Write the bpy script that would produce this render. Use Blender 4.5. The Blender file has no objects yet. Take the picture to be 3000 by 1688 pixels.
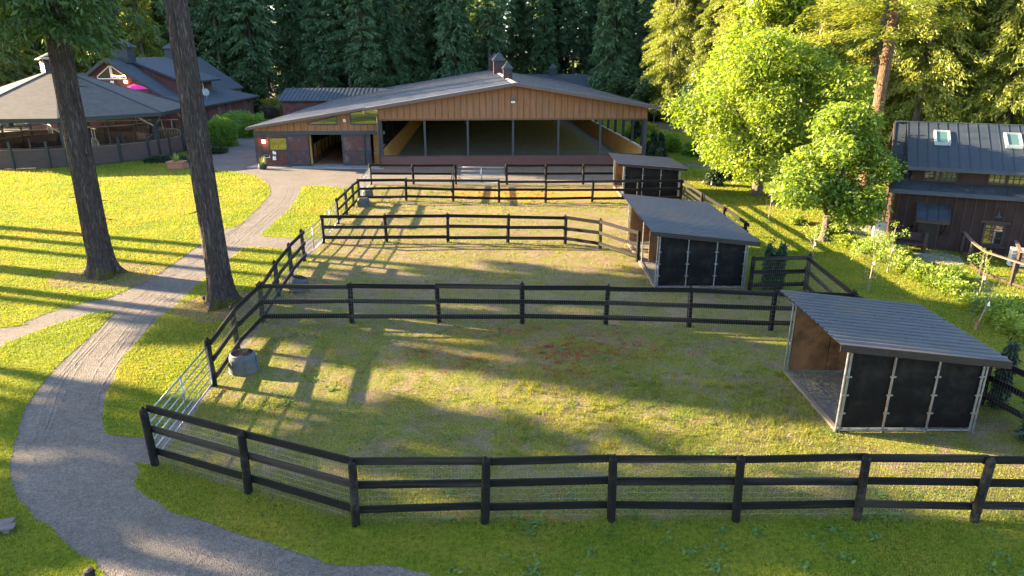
import bpy, bmesh, math, random
import numpy as np
from mathutils import Vector, Matrix
from mathutils.geometry import tessellate_polygon
random.seed(11)
RNG = np.random.default_rng(11)
R = math.radians
scene = bpy.context.scene
COL = scene.collection

# ------------------------------------------------------------------ camera
CAMH, PITCH, FPX = 9.0, R(18.75), 2000.0      # the photograph is 3000 px wide, 24 mm lens
cam_d = bpy.data.cameras.new('camera'); cam = bpy.data.objects.new('camera', cam_d); COL.objects.link(cam)
cam.location = (0, 0, CAMH); cam.rotation_euler = (math.pi/2 - PITCH, 0, 0)
cam_d.lens = 24.0; cam_d.sensor_width = 36.0; cam_d.clip_end = 3000; cam_d.clip_start = 0.1
scene.camera = cam
SP, CP = math.sin(PITCH), math.cos(PITCH)

def ray(ox, oy):
    a = (ox-1500)/FPX; b = -(oy-844)/FPX
    return Vector((a, b*SP + CP, b*CP - SP))
def G(ox, oy, h=0.0):                          # where a sight line meets the level h
    d = ray(ox, oy); t = (h-CAMH)/d.z
    return Vector((d.x*t, d.y*t, h))
def atY(ox, oy, Y):
    d = ray(ox, oy); t = Y/d.y
    return Vector((d.x*t, Y, CAMH + d.z*t))

class Frame:                                   # a building's own axes on the ground
    def __init__(s, x, y, deg):
        s.o = Vector((x, y, 0)); s.deg = deg
        s.m = Matrix.Rotation(R(deg), 3, 'Z'); s.i = s.m.transposed()
    def py(s, ox, oy, yl):
        c = s.i @ (Vector((0, 0, CAMH)) - s.o); d = s.i @ ray(ox, oy)
        t = (yl-c.y)/d.y; p = c + d*t
        return p.x, p.z
    def px(s, ox, oy, xl):
        c = s.i @ (Vector((0, 0, CAMH)) - s.o); d = s.i @ ray(ox, oy)
        t = (xl-c.x)/d.x; p = c + d*t
        return p.y, p.z

# ------------------------------------------------------------------ object helpers
def tag(o, label=None, cat=None, group=None, kind=None):
    if label: o['label'] = label
    if cat: o['category'] = cat
    if group: o['group'] = group
    if kind: o['kind'] = kind
    return o
def empty(name, loc=(0, 0, 0), rz=0.0):
    o = bpy.data.objects.new(name, None); COL.objects.link(o)
    o.location = loc; o.rotation_euler = (0, 0, rz); o.empty_display_size = 0.2
    return o
def link(name, me, parent=None, loc=(0, 0, 0), rot=(0, 0, 0), sc=(1, 1, 1)):
    o = bpy.data.objects.new(name, me); COL.objects.link(o)
    if parent is not None: o.parent = parent
    o.location = loc; o.rotation_euler = rot; o.scale = sc
    return o
def copy_tree(o, parent=None):
    c = o.copy(); COL.objects.link(c); c.parent = parent
    for ch in list(o.children): copy_tree(ch, c)
    return c

class MB:
    def __init__(s): s.v = []; s.f = []; s.m = []
    def add(s, vs, fs, mi=0):
        b = len(s.v); s.v.extend([tuple(p) for p in vs])
        for f in fs: s.f.append([b+i for i in f]); s.m.append(mi)
        return s
    def poly(s, pts, mi=0): return s.add(pts, [list(range(len(pts)))], mi)
    def box(s, x0, x1, y0, y1, z0, z1, mi=0):
        v = [(x0,y0,z0),(x1,y0,z0),(x1,y1,z0),(x0,y1,z0),(x0,y0,z1),(x1,y0,z1),(x1,y1,z1),(x0,y1,z1)]
        return s.add(v, [(0,3,2,1),(4,5,6,7),(0,1,5,4),(1,2,6,5),(2,3,7,6),(3,0,4,7)], mi)
    def beam(s, a, b, w, h, mi=0, up=(0,0,1)):
        a = Vector(a); b = Vector(b); d = (b-a).normalized(); u = Vector(up)
        if abs(d.dot(u)) > .98: u = Vector((0,1,0))
        r = d.cross(u).normalized(); u = r.cross(d)
        r = r*w/2; u = u*h/2
        v = [a-r-u, a+r-u, a+r+u, a-r+u, b-r-u, b+r-u, b+r+u, b-r+u]
        return s.add(v, [(0,3,2,1),(4,5,6,7),(0,1,5,4),(1,2,6,5),(2,3,7,6),(3,0,4,7)][0:6], mi)
    def tube(s, pts, rad, n=8, mi=0, cap=True):
        pts = [Vector(p) for p in pts]; k = len(pts)
        rad = rad if isinstance(rad, (list, tuple)) else [rad]*k
        rings = []
        ref = Vector((0.31, 0.87, 0.2)).normalized()
        for i, p in enumerate(pts):
            d = (pts[min(i+1, k-1)] - pts[max(i-1, 0)]).normalized()
            a = d.cross(ref)
            if a.length < .1: a = d.cross(Vector((1,0,0)))
            a.normalize(); b = d.cross(a)
            rings.append([p + (a*math.cos(t)+b*math.sin(t))*rad[i] for t in [2*math.pi*j/n for j in range(n)]])
        vs = [q for r_ in rings for q in r_]; fs = []
        for i in range(k-1):
            for j in range(n):
                fs.append((i*n+j, i*n+(j+1)%n, (i+1)*n+(j+1)%n, (i+1)*n+j))
        if cap: fs.append(list(range(n))[::-1]); fs.append([(k-1)*n+j for j in range(n)])
        return s.add(vs, fs, mi)
    def lathe(s, prof, n=24, mi=0, c=(0,0,0)):
        vs = []; fs = []
        for r_, z in prof:
            for j in range(n):
                t = 2*math.pi*j/n; vs.append((c[0]+r_*math.cos(t), c[1]+r_*math.sin(t), c[2]+z))
        for i in range(len(prof)-1):
            for j in range(n): fs.append((i*n+j, i*n+(j+1)%n, (i+1)*n+(j+1)%n, (i+1)*n+j))
        return s.add(vs, fs, mi)
    def prism(s, pts, ext, mi=0):              # a planar polygon pushed along a vector
        e = Vector(ext); n = len(pts)
        vs = [Vector(p) for p in pts] + [Vector(p)+e for p in pts]
        fs = [list(range(n))[::-1], [n+i for i in range(n)]] + [(i, (i+1)%n, n+(i+1)%n, n+i) for i in range(n)]
        return s.add(vs, fs, mi)
    def build(s, name, mats, parent=None, loc=(0,0,0), rz=0.0, smooth=False, kind=None, fix=True):
        me = bpy.data.meshes.new(name); me.from_pydata(s.v, [], s.f)
        if not isinstance(mats, (list, tuple)): mats = [mats]
        for m in mats: me.materials.append(m)
        me.polygons.foreach_set('material_index', s.m)
        if smooth: me.polygons.foreach_set('use_smooth', [True]*len(s.f))
        if fix:
            bm = bmesh.new(); bm.from_mesh(me); bmesh.ops.recalc_face_normals(bm, faces=bm.faces); bm.to_mesh(me); bm.free()
        me.update()
        o = link(name, me, parent, loc, (0,0,rz))
        if kind: o['kind'] = kind
        return o

def np_mesh(name, V, F, mats, mi=None, smooth=False):
    me = bpy.data.meshes.new(name); n, k = F.shape
    me.vertices.add(len(V)); me.vertices.foreach_set('co', np.ascontiguousarray(V, dtype=np.float32).ravel())
    me.loops.add(n*k); me.loops.foreach_set('vertex_index', np.ascontiguousarray(F, dtype=np.int32).ravel())
    me.polygons.add(n); me.polygons.foreach_set('loop_start', np.arange(0, n*k, k, dtype=np.int32))
    if smooth: me.polygons.foreach_set('use_smooth', np.ones(n, dtype=bool))
    for m in (mats if isinstance(mats, (list, tuple)) else [mats]): me.materials.append(m)
    if mi is not None: me.polygons.foreach_set('material_index', mi)
    me.update(calc_edges=True); me.validate()
    return me

def vnoise(x, y, sc, seed):
    r = np.random.default_rng(seed).random((128, 128))
    x = x/sc; y = y/sc; xi = np.floor(x).astype(int); yi = np.floor(y).astype(int)
    fx = x-xi; fy = y-yi; fx = fx*fx*(3-2*fx); fy = fy*fy*(3-2*fy)
    g = lambda i, j: r[i % 128, j % 128]
    return (g(xi,yi)*(1-fx)+g(xi+1,yi)*fx)*(1-fy) + (g(xi,yi+1)*(1-fx)+g(xi+1,yi+1)*fx)*fy
def inpoly(x, y, P):
    c = np.zeros(len(x), bool); n = len(P)
    for i in range(n):
        x0, y0 = P[i][0], P[i][1]; x1, y1 = P[(i+1)%n][0], P[(i+1)%n][1]
        if y0 == y1: continue
        c ^= ((y0 > y) != (y1 > y)) & (x < (x1-x0)*(y-y0)/(y1-y0)+x0)
    return c

# ------------------------------------------------------------------ materials
def newmat(name):
    m = bpy.data.materials.new(name); m.use_nodes = True
    nt = m.node_tree; nt.nodes.clear()
    return m, nt
def nd(nt, t, **kw):
    n = nt.nodes.new(t)
    for k, v in kw.items(): setattr(n, k, v)
    return n
def noise(nt, vec, scale, detail=4, rough=.6, dist=0):
    n = nd(nt, 'ShaderNodeTexNoise'); n.inputs['Scale'].default_value = scale; n.inputs['Detail'].default_value = detail
    n.inputs['Roughness'].default_value = rough; n.inputs['Distortion'].default_value = dist
    nt.links.new(vec, n.inputs['Vector']); return n.outputs['Fac']
def ramp(nt, fac, stops):
    n = nd(nt, 'ShaderNodeValToRGB'); e = n.color_ramp.elements
    while len(e) > 1: e.remove(e[-1])
    for i, (p, c) in enumerate(stops):
        q = e[0] if i == 0 else e.new(p)
        q.position = p; q.color = (*c, 1) if len(c) == 3 else c
    nt.links.new(fac, n.inputs['Fac']); return n.outputs['Color']
def mapping(nt, stretch=(1,1,1), coord='Object', rot=(0,0,0)):
    tc = nd(nt, 'ShaderNodeTexCoord'); mp = nd(nt, 'ShaderNodeMapping'); mp.inputs['Scale'].default_value = stretch
    mp.inputs['Rotation'].default_value = rot
    nt.links.new(tc.outputs[coord], mp.inputs['Vector']); return mp.outputs['Vector']
def mix(nt, fac, a, b, mode='MIX'):
    n = nd(nt, 'ShaderNodeMix', data_type='RGBA', blend_type=mode)
    for s, v in ((n.inputs[0], fac), (n.inputs[6], a), (n.inputs[7], b)):
        if isinstance(v, (int, float)): s.default_value = v
        elif isinstance(v, tuple): s.default_value = (*v, 1) if len(v) == 3 else v
        else: nt.links.new(v, s)
    return n.outputs[2]
def math_(nt, op, a, b=None, clamp=False):
    n = nd(nt, 'ShaderNodeMath', operation=op); n.use_clamp = clamp
    for i, v in enumerate((a, b)):
        if v is None: continue
        if isinstance(v, (int, float)): n.inputs[i].default_value = v
        else: nt.links.new(v, n.inputs[i])
    return n.outputs[0]
def principled(nt, col, rough=.8, metal=0.0, spec=.3, height=None, bs=.3, bd=.02):
    p = nd(nt, 'ShaderNodeBsdfPrincipled'); o = nd(nt, 'ShaderNodeOutputMaterial')
    if isinstance(col, tuple): p.inputs['Base Color'].default_value = (*col, 1)
    else: nt.links.new(col, p.inputs['Base Color'])
    if isinstance(rough, (int, float)): p.inputs['Roughness'].default_value = rough
    else: nt.links.new(rough, p.inputs['Roughness'])
    p.inputs['Metallic'].default_value = metal; p.inputs['Specular IOR Level'].default_value = spec
    if height is not None:
        b = nd(nt, 'ShaderNodeBump'); b.inputs['Strength'].default_value = bs; b.inputs['Distance'].default_value = bd
        nt.links.new(height, b.inputs['Height']); nt.links.new(b.outputs['Normal'], p.inputs['Normal'])
    nt.links.new(p.outputs[0], o.inputs['Surface']); return p
def pm(name, c1, c2, scale=6, stretch=(1,1,1), rough=.8, metal=0.0, spec=.3, bs=.3, bd=.02, fine=5.0, c3=None, big=.35):
    """two tones on a stretched noise, a third one in large weathered patches, and bump from the same grain"""
    m, nt = newmat(name); v = mapping(nt, stretch)
    f = noise(nt, v, scale, 6, .65)
    c = ramp(nt, f, [(.32, c1), (.68, c2)])
    if c3:
        b = noise(nt, mapping(nt), big, 5, .7)
        c = mix(nt, ramp(nt, b, [(.48, (0,0,0)), (.66, (1,1,1))]), c, c3)
    h = noise(nt, v, scale*fine, 3, .6)
    rr = ramp(nt, f, [(.3, (max(0, rough-.12),)*3), (.7, (min(1, rough+.12),)*3)])
    principled(nt, c, rr, metal, spec, h, bs, bd)
    return m
def leafmat(name, c1, c2, trans=.45, tcol=None, scale=.6, rough=.55, gloss=.06, c3=None, big=.22):
    """foliage: leaf tone varies by leaf, by clump and by plant; light passes through the leaf"""
    m, nt = newmat(name)
    geo = nd(nt, 'ShaderNodeNewGeometry'); oi = nd(nt, 'ShaderNodeObjectInfo')
    f = noise(nt, mapping(nt), scale, 3, .6)
    a = math_(nt, 'ADD', math_(nt, 'MULTIPLY', geo.outputs['Random Per Island'], .45), math_(nt, 'MULTIPLY', f, .6))
    a = math_(nt, 'ADD', a, math_(nt, 'MULTIPLY', math_(nt, 'SUBTRACT', oi.outputs['Random'], .5), .22))
    c = ramp(nt, a, [(.25, c1), (.8, c2)])
    if c3: c = mix(nt, ramp(nt, noise(nt, mapping(nt, rot=(0,0,.5)), big, 5, .7), [(.46, (0,0,0)), (.66, (.85,.85,.85))]), c, c3)
    d = nd(nt, 'ShaderNodeBsdfDiffuse'); t = nd(nt, 'ShaderNodeBsdfTranslucent'); g = nd(nt, 'ShaderNodeBsdfGlossy')
    g.inputs['Roughness'].default_value = rough; g.inputs['Color'].default_value = (.5, .5, .5, 1)
    nt.links.new(c, d.inputs['Color'])
    tc = mix(nt, 1.0, c, tcol or (1.5, 1.35, .6), 'MULTIPLY'); nt.links.new(tc, t.inputs['Color'])
    s = nd(nt, 'ShaderNodeMixShader'); s.inputs[0].default_value = trans
    nt.links.new(d.outputs[0], s.inputs[1]); nt.links.new(t.outputs[0], s.inputs[2])
    s2 = nd(nt, 'ShaderNodeMixShader'); s2.inputs[0].default_value = gloss
    nt.links.new(s.outputs[0], s2.inputs[1]); nt.links.new(g.outputs[0], s2.inputs[2])
    o = nd(nt, 'ShaderNodeOutputMaterial'); nt.links.new(s2.outputs[0], o.inputs['Surface'])
    return m
def emit(name, c, s):
    m, nt = newmat(name); e = nd(nt, 'ShaderNodeEmission'); e.inputs[0].default_value = (*c, 1); e.inputs[1].default_value = s
    o = nd(nt, 'ShaderNodeOutputMaterial'); nt.links.new(e.outputs[0], o.inputs['Surface']); return m

M = {}
m, nt = newmat('black_fence_wood'); v = mapping(nt, (1.2,12,12)); oi = nd(nt, 'ShaderNodeObjectInfo')
va = nd(nt, 'ShaderNodeVectorMath', operation='ADD'); nt.links.new(v, va.inputs[0])
cmb = nd(nt, 'ShaderNodeCombineXYZ'); q = math_(nt, 'MULTIPLY', oi.outputs['Random'], 90.0)
for i in range(3): nt.links.new(q, cmb.inputs[i])
nt.links.new(cmb.outputs[0], va.inputs[1]); f = noise(nt, va.outputs[0], 3, 6, .65)
c = ramp(nt, f, [(.32, (.0035,.0032,.0035)), (.68, (.010,.009,.0085))])
wr = noise(nt, va.outputs[0], .22, 6, .75)
c = mix(nt, ramp(nt, math_(nt, 'ADD', wr, math_(nt, 'MULTIPLY', oi.outputs['Random'], .16)), [(.60, (0,0,0)), (.76, (.9,.9,.9))]), c, (.040,.032,.027))
principled(nt, c, .75, 0, .15, noise(nt, va.outputs[0], 14, 3, .6), .45, .008); M['black_wood'] = m
M['galv'] = pm('galvanized_metal', (.20,.22,.245), (.30,.32,.345), 9, rough=.38, metal=.75, bs=.05)
M['wire'] = pm('wire', (.10,.095,.085), (.20,.18,.15), 9, rough=.5, metal=.3, bs=.0)
M['shed_roof'] = pm('corrugated_steel', (.040,.043,.052), (.070,.070,.078), 1.2, (1,6,1), .48, metal=.25, spec=.4, bs=.04, c3=(.075,.062,.054), big=.5)
M['fascia'] = pm('dark_fascia', (.014,.011,.011), (.026,.020,.020), 5, (1,6,6), .5, bs=.08)
M['black_panel'] = pm('black_panel', (.0028,.003,.004), (.006,.006,.0075), 5, rough=.55, spec=.12, bs=.06, c3=(.015,.0135,.012), big=1.6)
M['plywood'] = pm('kicked_plywood', (.11,.058,.026), (.21,.115,.052), 2.2, (1,1,.35), .75, bs=.25, bd=.01, c3=(.055,.032,.018), big=1.2)
M['clean_ply'] = pm('orange_plywood', (.50,.25,.075), (.66,.37,.13), 1.6, (.3,.3,2.5), .7, bs=.1)
M['rubber'] = pm('rubber_mat', (.05,.052,.055), (.10,.10,.10), 3, rough=.8, bs=.2, c3=(.16,.13,.09), big=1.1)
M['timber'] = pm('weathered_timber', (.09,.07,.055), (.165,.13,.10), 4, (1,8,8), .8)
M['tub'] = pm('grey_plastic', (.040,.050,.060), (.070,.080,.090), 4, rough=.6, spec=.25, bs=.05, c3=(.085,.075,.06), big=1.5)
M['straw'] = pm('straw', (.26,.20,.09), (.42,.33,.16), 20, rough=.9, bs=.0)
M['hay'] = pm('hay', (.10,.07,.035), (.18,.13,.07), 30, rough=.9, bs=.5)
M['barn_metal'] = pm('barn_roof_metal', (.070,.071,.088), (.098,.097,.112), .35, (3,.5,1), .42, metal=.35, spec=.5, bs=.03)
M['fringe'] = pm('roof_trim', (.085,.060,.058), (.12,.085,.08), 4, (1,6,6), .5)
M['ridge_cap'] = pm('worn_ridge_cap', (.24,.19,.165), (.36,.29,.25), 3, rough=.6)
M['orange_wood'] = pm('honey_siding', (.175,.078,.038), (.285,.138,.070), 1.8, (4,4,.30), .75, bs=.25, bd=.008, c3=(.21,.115,.075), big=.5)
M['batten'] = pm('batten_wood', (.085,.042,.024), (.165,.08,.04), 3, (5,5,.4), .75, bs=.2, bd=.008)
M['red_wood'] = pm('weathered_red_siding', (.070,.022,.024), (.130,.046,.043), 2.5, (.35,.35,9), .75, bs=.25, bd=.008, c3=(.14,.075,.066), big=.5)
M['kick_wood'] = pm('weathered_kick_planks', (.095,.040,.036), (.160,.076,.064), 2.5, (.35,.35,9), .75, bs=.25, bd=.008, c3=(.12,.066,.060), big=.5)
M['cupola_wood'] = pm('dark_red_cupola_boards', (.030,.015,.017), (.060,.030,.030), 3, (7,7,.4), .75, bs=.3, bd=.008)
M['red_door'] = pm('weathered_red_boards', (.055,.022,.024), (.110,.050,.048), 3.0, (7,7,.4), .75, bs=.3, bd=.008, c3=(.135,.095,.085), big=.9)
M['slate_trim'] = pm('slate_trim', (.025,.031,.044), (.045,.053,.070), 3, (1,6,6), .5)
M['dark_post'] = pm('dark_post', (.020,.024,.034), (.045,.050,.065), 4, (6,6,.6), .6)
M['arena_floor'] = pm('riding_footing', (.26,.26,.225), (.36,.36,.31), 2.0, (1,.25,1), .95, bs=.5, bd=.03, c3=(.28,.28,.25), big=.12)
M['aisle_floor'] = pm('brick_aisle', (.30,.14,.085), (.42,.20,.125), 5, rough=.8)
M['concrete'] = pm('concrete', (.20,.20,.195), (.28,.27,.26), 3, rough=.85, c3=(.17,.165,.16), big=.5)
M['shingle'] = None
M['pen_wood'] = pm('grey_red_planks', (.045,.030,.030), (.095,.072,.068), 2.0, (.5,.5,14), .75, spec=.15, bs=.35, bd=.01, c3=(.06,.052,.052), big=.7)
M['pen_post'] = pm('green_black_post', (.014,.020,.023), (.028,.036,.040), 4, (6,6,.6), .55)
M['pen_metal'] = pm('walker_steel', (.20,.19,.17), (.28,.27,.25), 8, rough=.45, metal=.55, bs=.03)
M['house_wood'] = pm('brown_house_siding', (.021,.011,.0105), (.040,.022,.020), 2.4, (5,5,.4), .78, spec=.15, bs=.25, bd=.008, c3=(.040,.025,.023), big=.7)
M['house_trim'] = pm('brown_trim', (.026,.016,.015), (.048,.029,.026), 3, (5,5,.6), .65)
M['house_roof'] = pm('blue_steel_roof', (.020,.027,.037), (.036,.045,.058), 1.0, (1,4,1), .5, metal=.2, spec=.25, bs=.03)
M['rail_cap'] = pm('worn_cap_rail', (.085,.058,.045), (.15,.105,.08), 4, (1,8,8), .8)
M['white_trim'] = pm('white_trim', (.60,.58,.56), (.78,.76,.74), 3, rough=.55, bs=.05)
M['pink'] = pm('pink_canvas', (.75,.010,.17), (.88,.02,.24), 3, rough=.8)
M['brick'] = pm('brick_planter', (.20,.085,.055), (.34,.15,.10), 9, (1,1,4), .85)
M['cream'] = pm('cream_box', (.55,.52,.46), (.70,.66,.60), 3, rough=.7)
M['dish'] = pm('satellite_dish', (.20,.24,.25), (.27,.31,.32), 3, rough=.5, metal=.1, bs=.02)
M['bulb'] = emit('warm_bulb', (1.0, .42, .10), 5.0)
M['lamp_glass'] = emit('lamp_glass', (1.0, .45, .12), 2.5)
m, nt = newmat('window_glass')
p = principled(nt, (.012,.016,.018), .03, 0.0, 1.0); p.inputs['IOR'].default_value = 2.1; M['glass'] = m
m, nt = newmat('dim_glass')
p = principled(nt, (.030,.018,.010), .08, 0.0, .35); M['dim_glass'] = m
m, nt = newmat('skylight_glass')
p = principled(nt, (.045,.095,.085), .12, 0.0, .6); p.inputs['IOR'].default_value = 1.5; M['sky_glass'] = m

def shingle(name, c1, c2):
    m, nt = newmat(name); uv = nd(nt, 'ShaderNodeTexCoord').outputs['UV']
    b = nd(nt, 'ShaderNodeTexBrick'); b.inputs['Scale'].default_value = 1.0; b.inputs['Brick Width'].default_value = .34; b.inputs['Row Height'].default_value = .17
    b.inputs['Mortar Size'].default_value = .012; b.inputs['Color1'].default_value = (*c1,1); b.inputs['Color2'].default_value = (*c2,1)
    b.inputs['Mortar'].default_value = (c1[0]*.5, c1[1]*.5, c1[2]*.5, 1)
    nt.links.new(uv, b.inputs['Vector'])
    f = noise(nt, mapping(nt), 1.2, 5, .7)
    c = mix(nt, .5, b.outputs['Color'], ramp(nt, f, [(.3, c1), (.7, c2)]))
    principled(nt, c, .85, 0, .25, b.outputs['Fac'], -.6, .02)
    return m
M['shingle'] = shingle('grey_shingle', (.050,.045,.041), (.090,.080,.072))
M['shingle_dark'] = shingle('slate_shingle', (.034,.042,.053), (.060,.068,.080))

def bark(name, c1, c2, moss=0.0):
    m, nt = newmat(name); v = mapping(nt, (1,1,.11))
    w = nd(nt, 'ShaderNodeTexVoronoi', feature='DISTANCE_TO_EDGE'); w.inputs['Scale'].default_value = 15
    vv = nd(nt, 'ShaderNodeVectorMath', operation='ADD'); nt.links.new(v, vv.inputs[0])
    nz = nd(nt, 'ShaderNodeTexNoise'); nz.inputs['Scale'].default_value = 5; nt.links.new(v, nz.inputs['Vector'])
    sc = nd(nt, 'ShaderNodeVectorMath', operation='SCALE'); sc.inputs['Scale'].default_value = .45; nt.links.new(nz.outputs['Color'], sc.inputs[0]); nt.links.new(sc.outputs[0], vv.inputs[1])
    nt.links.new(vv.outputs[0], w.inputs['Vector'])
    h = ramp(nt, w.outputs['Distance'], [(0, (.1,.1,.1)), (.26, (1,1,1))])
    f = noise(nt, mapping(nt, (1,1,.3)), 4, 6, .7)
    c = mix(nt, h, (c1[0]*.55, c1[1]*.55, c1[2]*.55), ramp(nt, f, [(.3, c1), (.7, c2)]))
    sp = ramp(nt, noise(nt, mapping(nt), 14, 2, .5), [(.74, (0,0,0)), (.78, (1,1,1))])
    c = mix(nt, sp, c, (.20,.185,.165))
    if moss:
        tc = nd(nt, 'ShaderNodeTexCoord'); sx = nd(nt, 'ShaderNodeSeparateXYZ'); nt.links.new(tc.outputs['Object'], sx.inputs[0])
        lo = math_(nt, 'SUBTRACT', 1.0, math_(nt, 'DIVIDE', sx.outputs['Z'], moss), True)
        ms = ramp(nt, math_(nt, 'MULTIPLY', lo, noise(nt, mapping(nt), 2.2, 4, .6)), [(.36, (0,0,0)), (.48, (1,1,1))])
        c = mix(nt, ms, c, (.070,.062,.012))
    principled(nt, c, .9, 0, .15, h, .9, .05)
    return m
M['bark'] = bark('fir_bark', (.050,.038,.037), (.100,.078,.074), 1.3)
M['bark_red'] = bark('reddish_bark', (.12,.070,.045), (.23,.14,.09))
M['bark_grey'] = bark('grey_bark', (.11,.095,.08), (.22,.19,.16))
M['twig'] = pm('twig', (.16,.12,.075), (.28,.22,.14), 6, rough=.85)
M['conifer_dark'] = leafmat('shaded_dark_needles', (.034,.084,.040), (.088,.155,.056), .33)  # dark blue-green species, with some of the forest shade put into the colour
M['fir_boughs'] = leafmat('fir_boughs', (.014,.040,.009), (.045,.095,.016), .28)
M['under'] = leafmat('understory_leaves', (.022,.055,.018), (.055,.10,.026), .3)
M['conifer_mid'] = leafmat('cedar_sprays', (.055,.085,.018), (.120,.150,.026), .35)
M['conifer_light'] = leafmat('sunlit_cedar_sprays', (.085,.130,.016), (.225,.250,.032), .45)  # yellow-green cedar growth, with some of the sunlight put into the colour
M['maple'] = leafmat('maple_leaves', (.080,.145,.014), (.25,.31,.034), .5, (1.4,1.4,.5), .5)
M['hedge'] = leafmat('hedge_leaves', (.060,.140,.014), (.16,.28,.026), .38, scale=1.2)
M['hedge_yellow'] = leafmat('yellow_hedge_leaves', (.10,.14,.010), (.28,.27,.018), .35, scale=1.2)
M['grey_shrub'] = leafmat('grey_purple_shrub_leaves', (.06,.05,.05), (.13,.12,.10), .25)
M['yew'] = leafmat('yew_needles', (.010,.026,.012), (.030,.058,.022), .2)
M['laurel'] = leafmat('laurel_leaves', (.085,.155,.016), (.24,.30,.034), .4, scale=1.0)
M['spiky'] = leafmat('spiky_leaves', (.10,.16,.03), (.24,.28,.06), .3)
M['blade'] = leafmat('lawn_blades', (.055,.120,.012), (.205,.235,.024), .45, (1.5,1.3,.5), .45, gloss=.03, c3=(.25,.205,.045))
M['blade_dry'] = leafmat('paddock_blades', (.085,.135,.012), (.26,.26,.040), .4, (1.4,1.2,.6), .5, gloss=.03, c3=(.30,.23,.075), big=.5)
M['sorrel'] = leafmat('sorrel', (.16,.030,.012), (.34,.075,.025), .3, (1.4,.9,.6), 2.0)
M['weed'] = leafmat('weed_leaves', (.045,.105,.014), (.10,.17,.025), .3)
# ------------------------------------------------------------------ ground
def lawn_mat():
    m, nt = newmat('lawn_turf'); v = mapping(nt)
    a = noise(nt, v, .35, 5, .65); b = noise(nt, v, 9, 4, .7)
    c = ramp(nt, a, [(.30, (.080,.120,.009)), (.50, (.125,.155,.012)), (.72, (.22,.205,.030))])
    d = ramp(nt, b, [(.30, (.45,.45,.45)), (.62, (1.15,1.15,1.1))])
    c = mix(nt, 1.0, c, d, 'MULTIPLY')
    h = math_(nt, 'ADD', noise(nt, v, 26, 3, .6), math_(nt, 'MULTIPLY', noise(nt, v, 3.5, 3, .6), 1.6))
    p = principled(nt, c, .95, 0, .08, h, 1.0, .075)
    return m
def soil_mat():
    m, nt = newmat('paddock_soil'); v = mapping(nt)
    a = noise(nt, v, .55, 6, .7); b = noise(nt, v, 16, 3, .7); g = noise(nt, mapping(nt, (1,1,1), rot=(0,0,.7)), .9, 8, .78)
    c = ramp(nt, a, [(.30, (.115,.083,.056)), (.70, (.205,.150,.098))])
    tc = nd(nt, 'ShaderNodeTexCoord'); sy = nd(nt, 'ShaderNodeSeparateXYZ'); nt.links.new(tc.outputs['Object'], sy.inputs[0])
    far = math_(nt, 'MULTIPLY', math_(nt, 'DIVIDE', math_(nt, 'SUBTRACT', sy.outputs['Y'], 20.5), 5.0, True), .055)   # the farther paddocks are grazed barer
    g = math_(nt, 'SUBTRACT', g, far)
    c = mix(nt, ramp(nt, g, [(.38, (0,0,0)), (.54, (.95,.95,.95))]), c, ramp(nt, b, [(.3, (.055,.080,.012)), (.7, (.185,.170,.028))]))
    # red sorrel grows in two places of the paddocks
    tc = nd(nt, 'ShaderNodeTexCoord')
    def spot(x, y, rx, ry):
        mp = nd(nt, 'ShaderNodeMapping', vector_type='POINT'); mp.inputs['Location'].default_value = (-x/rx, -y/ry, 0); mp.inputs['Scale'].default_value = (1/rx, 1/ry, 0)
        nt.links.new(tc.outputs['Object'], mp.inputs['Vector'])
        gr = nd(nt, 'ShaderNodeTexGradient', gradient_type='SPHERICAL'); nt.links.new(mp.outputs['Vector'], gr.inputs['Vector']); return gr.outputs['Fac']
    s1 = spot(.9, 20.4, 6.5, 3.2); s2 = spot(2.2, 46.4, 9.0, 2.9); s3 = spot(-3.5, 26.3, 4.0, 1.0)
    fn = noise(nt, v, 4.5, 8, .85)
    k1 = ramp(nt, math_(nt, 'MULTIPLY', math_(nt, 'ADD', math_(nt, 'MINIMUM', math_(nt, 'MAXIMUM', s1, s3), .38), .25), fn), [(.305, (0,0,0)), (.38, (.6,.6,.6))])
    k2 = ramp(nt, math_(nt, 'ADD', s2, math_(nt, 'MULTIPLY', math_(nt, 'SUBTRACT', a, .5), .9)), [(.18, (0,0,0)), (.42, (.85,.85,.85))])
    c = mix(nt, k1, c, (.24,.055,.022)); c = mix(nt, k2, c, (.42,.155,.030))
    pe = ramp(nt, noise(nt, v, 40, 2, .5), [(.30, (.55,.55,.55)), (.60, (1.1,1.1,1.1))])
    c = mix(nt, 1.0, c, pe, 'MULTIPLY')
    h = math_(nt, 'ADD', noise(nt, v, 22, 4, .7), math_(nt, 'MULTIPLY', noise(nt, v, 3, 3, .6), 1.5))
    principled(nt, c, .95, 0, .1, h, 1.0, .05)
    return m
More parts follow.
